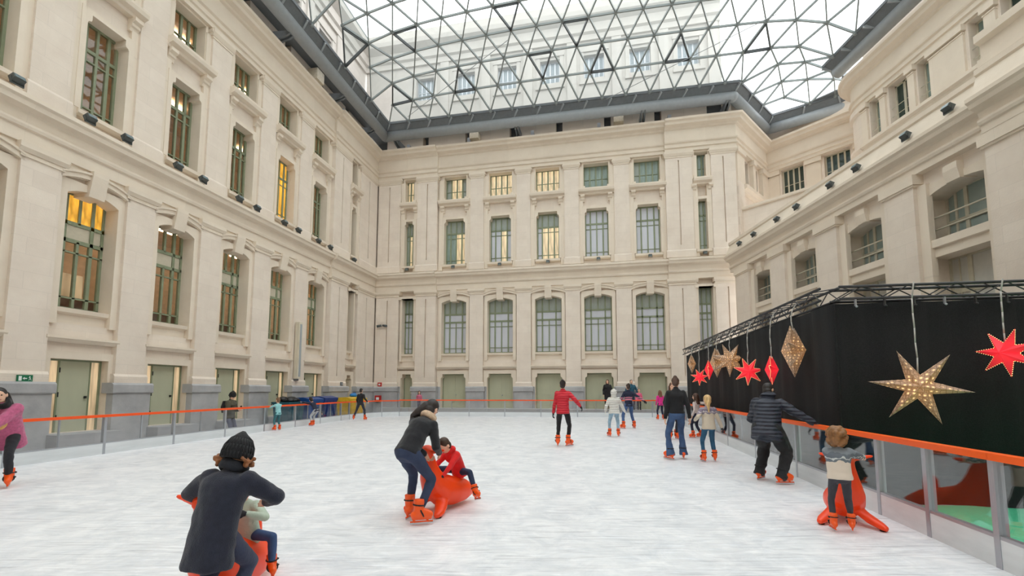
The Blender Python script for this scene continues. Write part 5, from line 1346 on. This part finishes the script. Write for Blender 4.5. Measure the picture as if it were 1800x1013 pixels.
G().ell(w, (.11, .05, .11)).ell(w + Vector((.10, .0, .09)), (.04, .03, .04)).ell(w + Vector((-.10, 0, .09)), (.04, .03, .04)).make('plush_patch', cloth('golden_plush', (222, 178, 106), 'plush'), pa, True)
# behind the left barrier and along it
ob, oi = person('man in dark beanie and olive jacket looking at his phone outside the left barrier', -9.92, 15.55, 95, 1.74, cloth('olive_jacket', (78, 74, 58)), cloth('grey_blue_trousers', (96, 100, 122)), 'short', (30, 26, 24), z=GND, hL=(-.05, .32, 1.12), hR=(.10, .34, 1.12), fat=1.18, hat=cloth('dark_cap_wool', (28, 26, 26)), skates=False, hp=.25)
fuse(G().loft([((0, -.20, 1.0), (1, 0, 0), (0, 1, 0), .14, .08), ((0, -.22, 1.2), (1, 0, 0), (0, 1, 0), .16, .10), ((0, -.19, 1.42), (1, 0, 0), (0, 1, 0), .12, .07)], 14), 'backpack', cloth('backpack_cloth', (30, 28, 28)), ob, .014, 3)
piece('phone', M['rubber'], ob, -.03, .06, .40, .41, 1.12, 1.25)
person('small child in light turquoise top and teal leggings holding the left handrail', -8.72, 16.45, -65, 1.12, cloth('turquoise_top', (150, 206, 208)), cloth('teal_leggings', (52, 110, 118)), 'short', (120, 88, 60), feet=[(-.10, 0, -10, 0), (.10, 0, 10, 0)], wL=(-9.0, 16.45, .92), wR=(-8.95, 16.75, .92), glove=(30, 30, 34), lean=.1)
kb, ki = person('child in navy jacket and pale grey trousers leaning left on the handrail with a phone', -8.37, 18.55, -72, 1.25, cloth('navy_jacket_kid', (34, 38, 60)), cloth('pale_grey_trousers', (178, 180, 184)), 'short', (44, 34, 30), hip=(0, -.18, .66), lean=.62, feet=[(-.10, -.05, -10, 0), (.12, .05, 20, 0)], wL=(-8.86, 18.5, 1.0), wR=(-8.86, 18.75, .98), hp=-.35, hy=-.6, glove=(120, 128, 148))
person('skater dressed in black with a shoulder bag, legs apart near the left barrier', -7.55, 22.0, 15, 1.50, cloth('black_sweatshirt', (24, 24, 28)), cloth('dark_slate_trousers', (44, 48, 62)), 'short', (44, 36, 32), feet=[(-.32, -.08, -30, 0), (.22, .05, 10, 0)], hR=(.36, .02, .92), hL=(-.22, .1, .8))
person('child in dark hooded jacket behind the left barrier beside the yellow bin', -9.25, 21.1, 120, 1.18, cloth('dark_hoodie', (26, 24, 28)), cloth('plum_trousers', (70, 52, 66)), 'short', (22, 20, 20), z=GND + .1, hood='up', skates=False)
# beyond the far barrier
ZB = .38
person('girl in pink coat with long brown hair standing behind the far barrier', -5.85, 27.75, 170, 1.12, cloth('rose_coat', (206, 110, 136)), cloth('grey_leggings', (110, 104, 116)), 'long', (84, 56, 44), z=ZB - .1, skates=False, fat=1.1)
person('woman in long black coat with brown hair standing before a door behind the far barrier', 5.50, 25.3, 200, 1.74, cloth('long_black_coat', (30, 28, 30)), blk2, 'long', (92, 66, 50), z=ZB, skates=False, fat=1.12, jl=.3, female=True)
person('bearded man in teal jacket behind the far barrier with a child in pink', 6.83, 25.15, 185, 1.72, cloth('teal_jacket', (34, 82, 102)), cloth('dark_jeans_far', (44, 50, 66), 'denim'), 'short', (50, 38, 32), z=ZB, skates=False, fat=1.15, hL=(-.3, .2, .95), hR=(.3, .2, .95))
person('small child in pink coat beside the man in teal behind the far barrier', 7.18, 24.9, 190, 1.15, cloth('pink_coat_small', (226, 104, 140)), cloth('dark_leggings_small', (50, 50, 62)), 'short', (80, 58, 44), z=ZB, skates=False, fat=1.15)

# ------------------------------------------------------------------ fuse all modelled skins into plain meshes
bpy.context.view_layer.update()
dg = bpy.context.evaluated_depsgraph_get()
new = []
for o in RM: new.append(D.meshes.new_from_object(o.evaluated_get(dg), preserve_all_data_layers=False, depsgraph=dg))
for o, me in zip(RM, new):
    old = o.data; ms = list(old.materials); o.modifiers.clear(); me.name = old.name; o.data = me
    if not me.materials:
        for m_ in ms: me.materials.append(m_)
    me.polygons.foreach_set('use_smooth', [True] * len(me.polygons))
    D.meshes.remove(old)
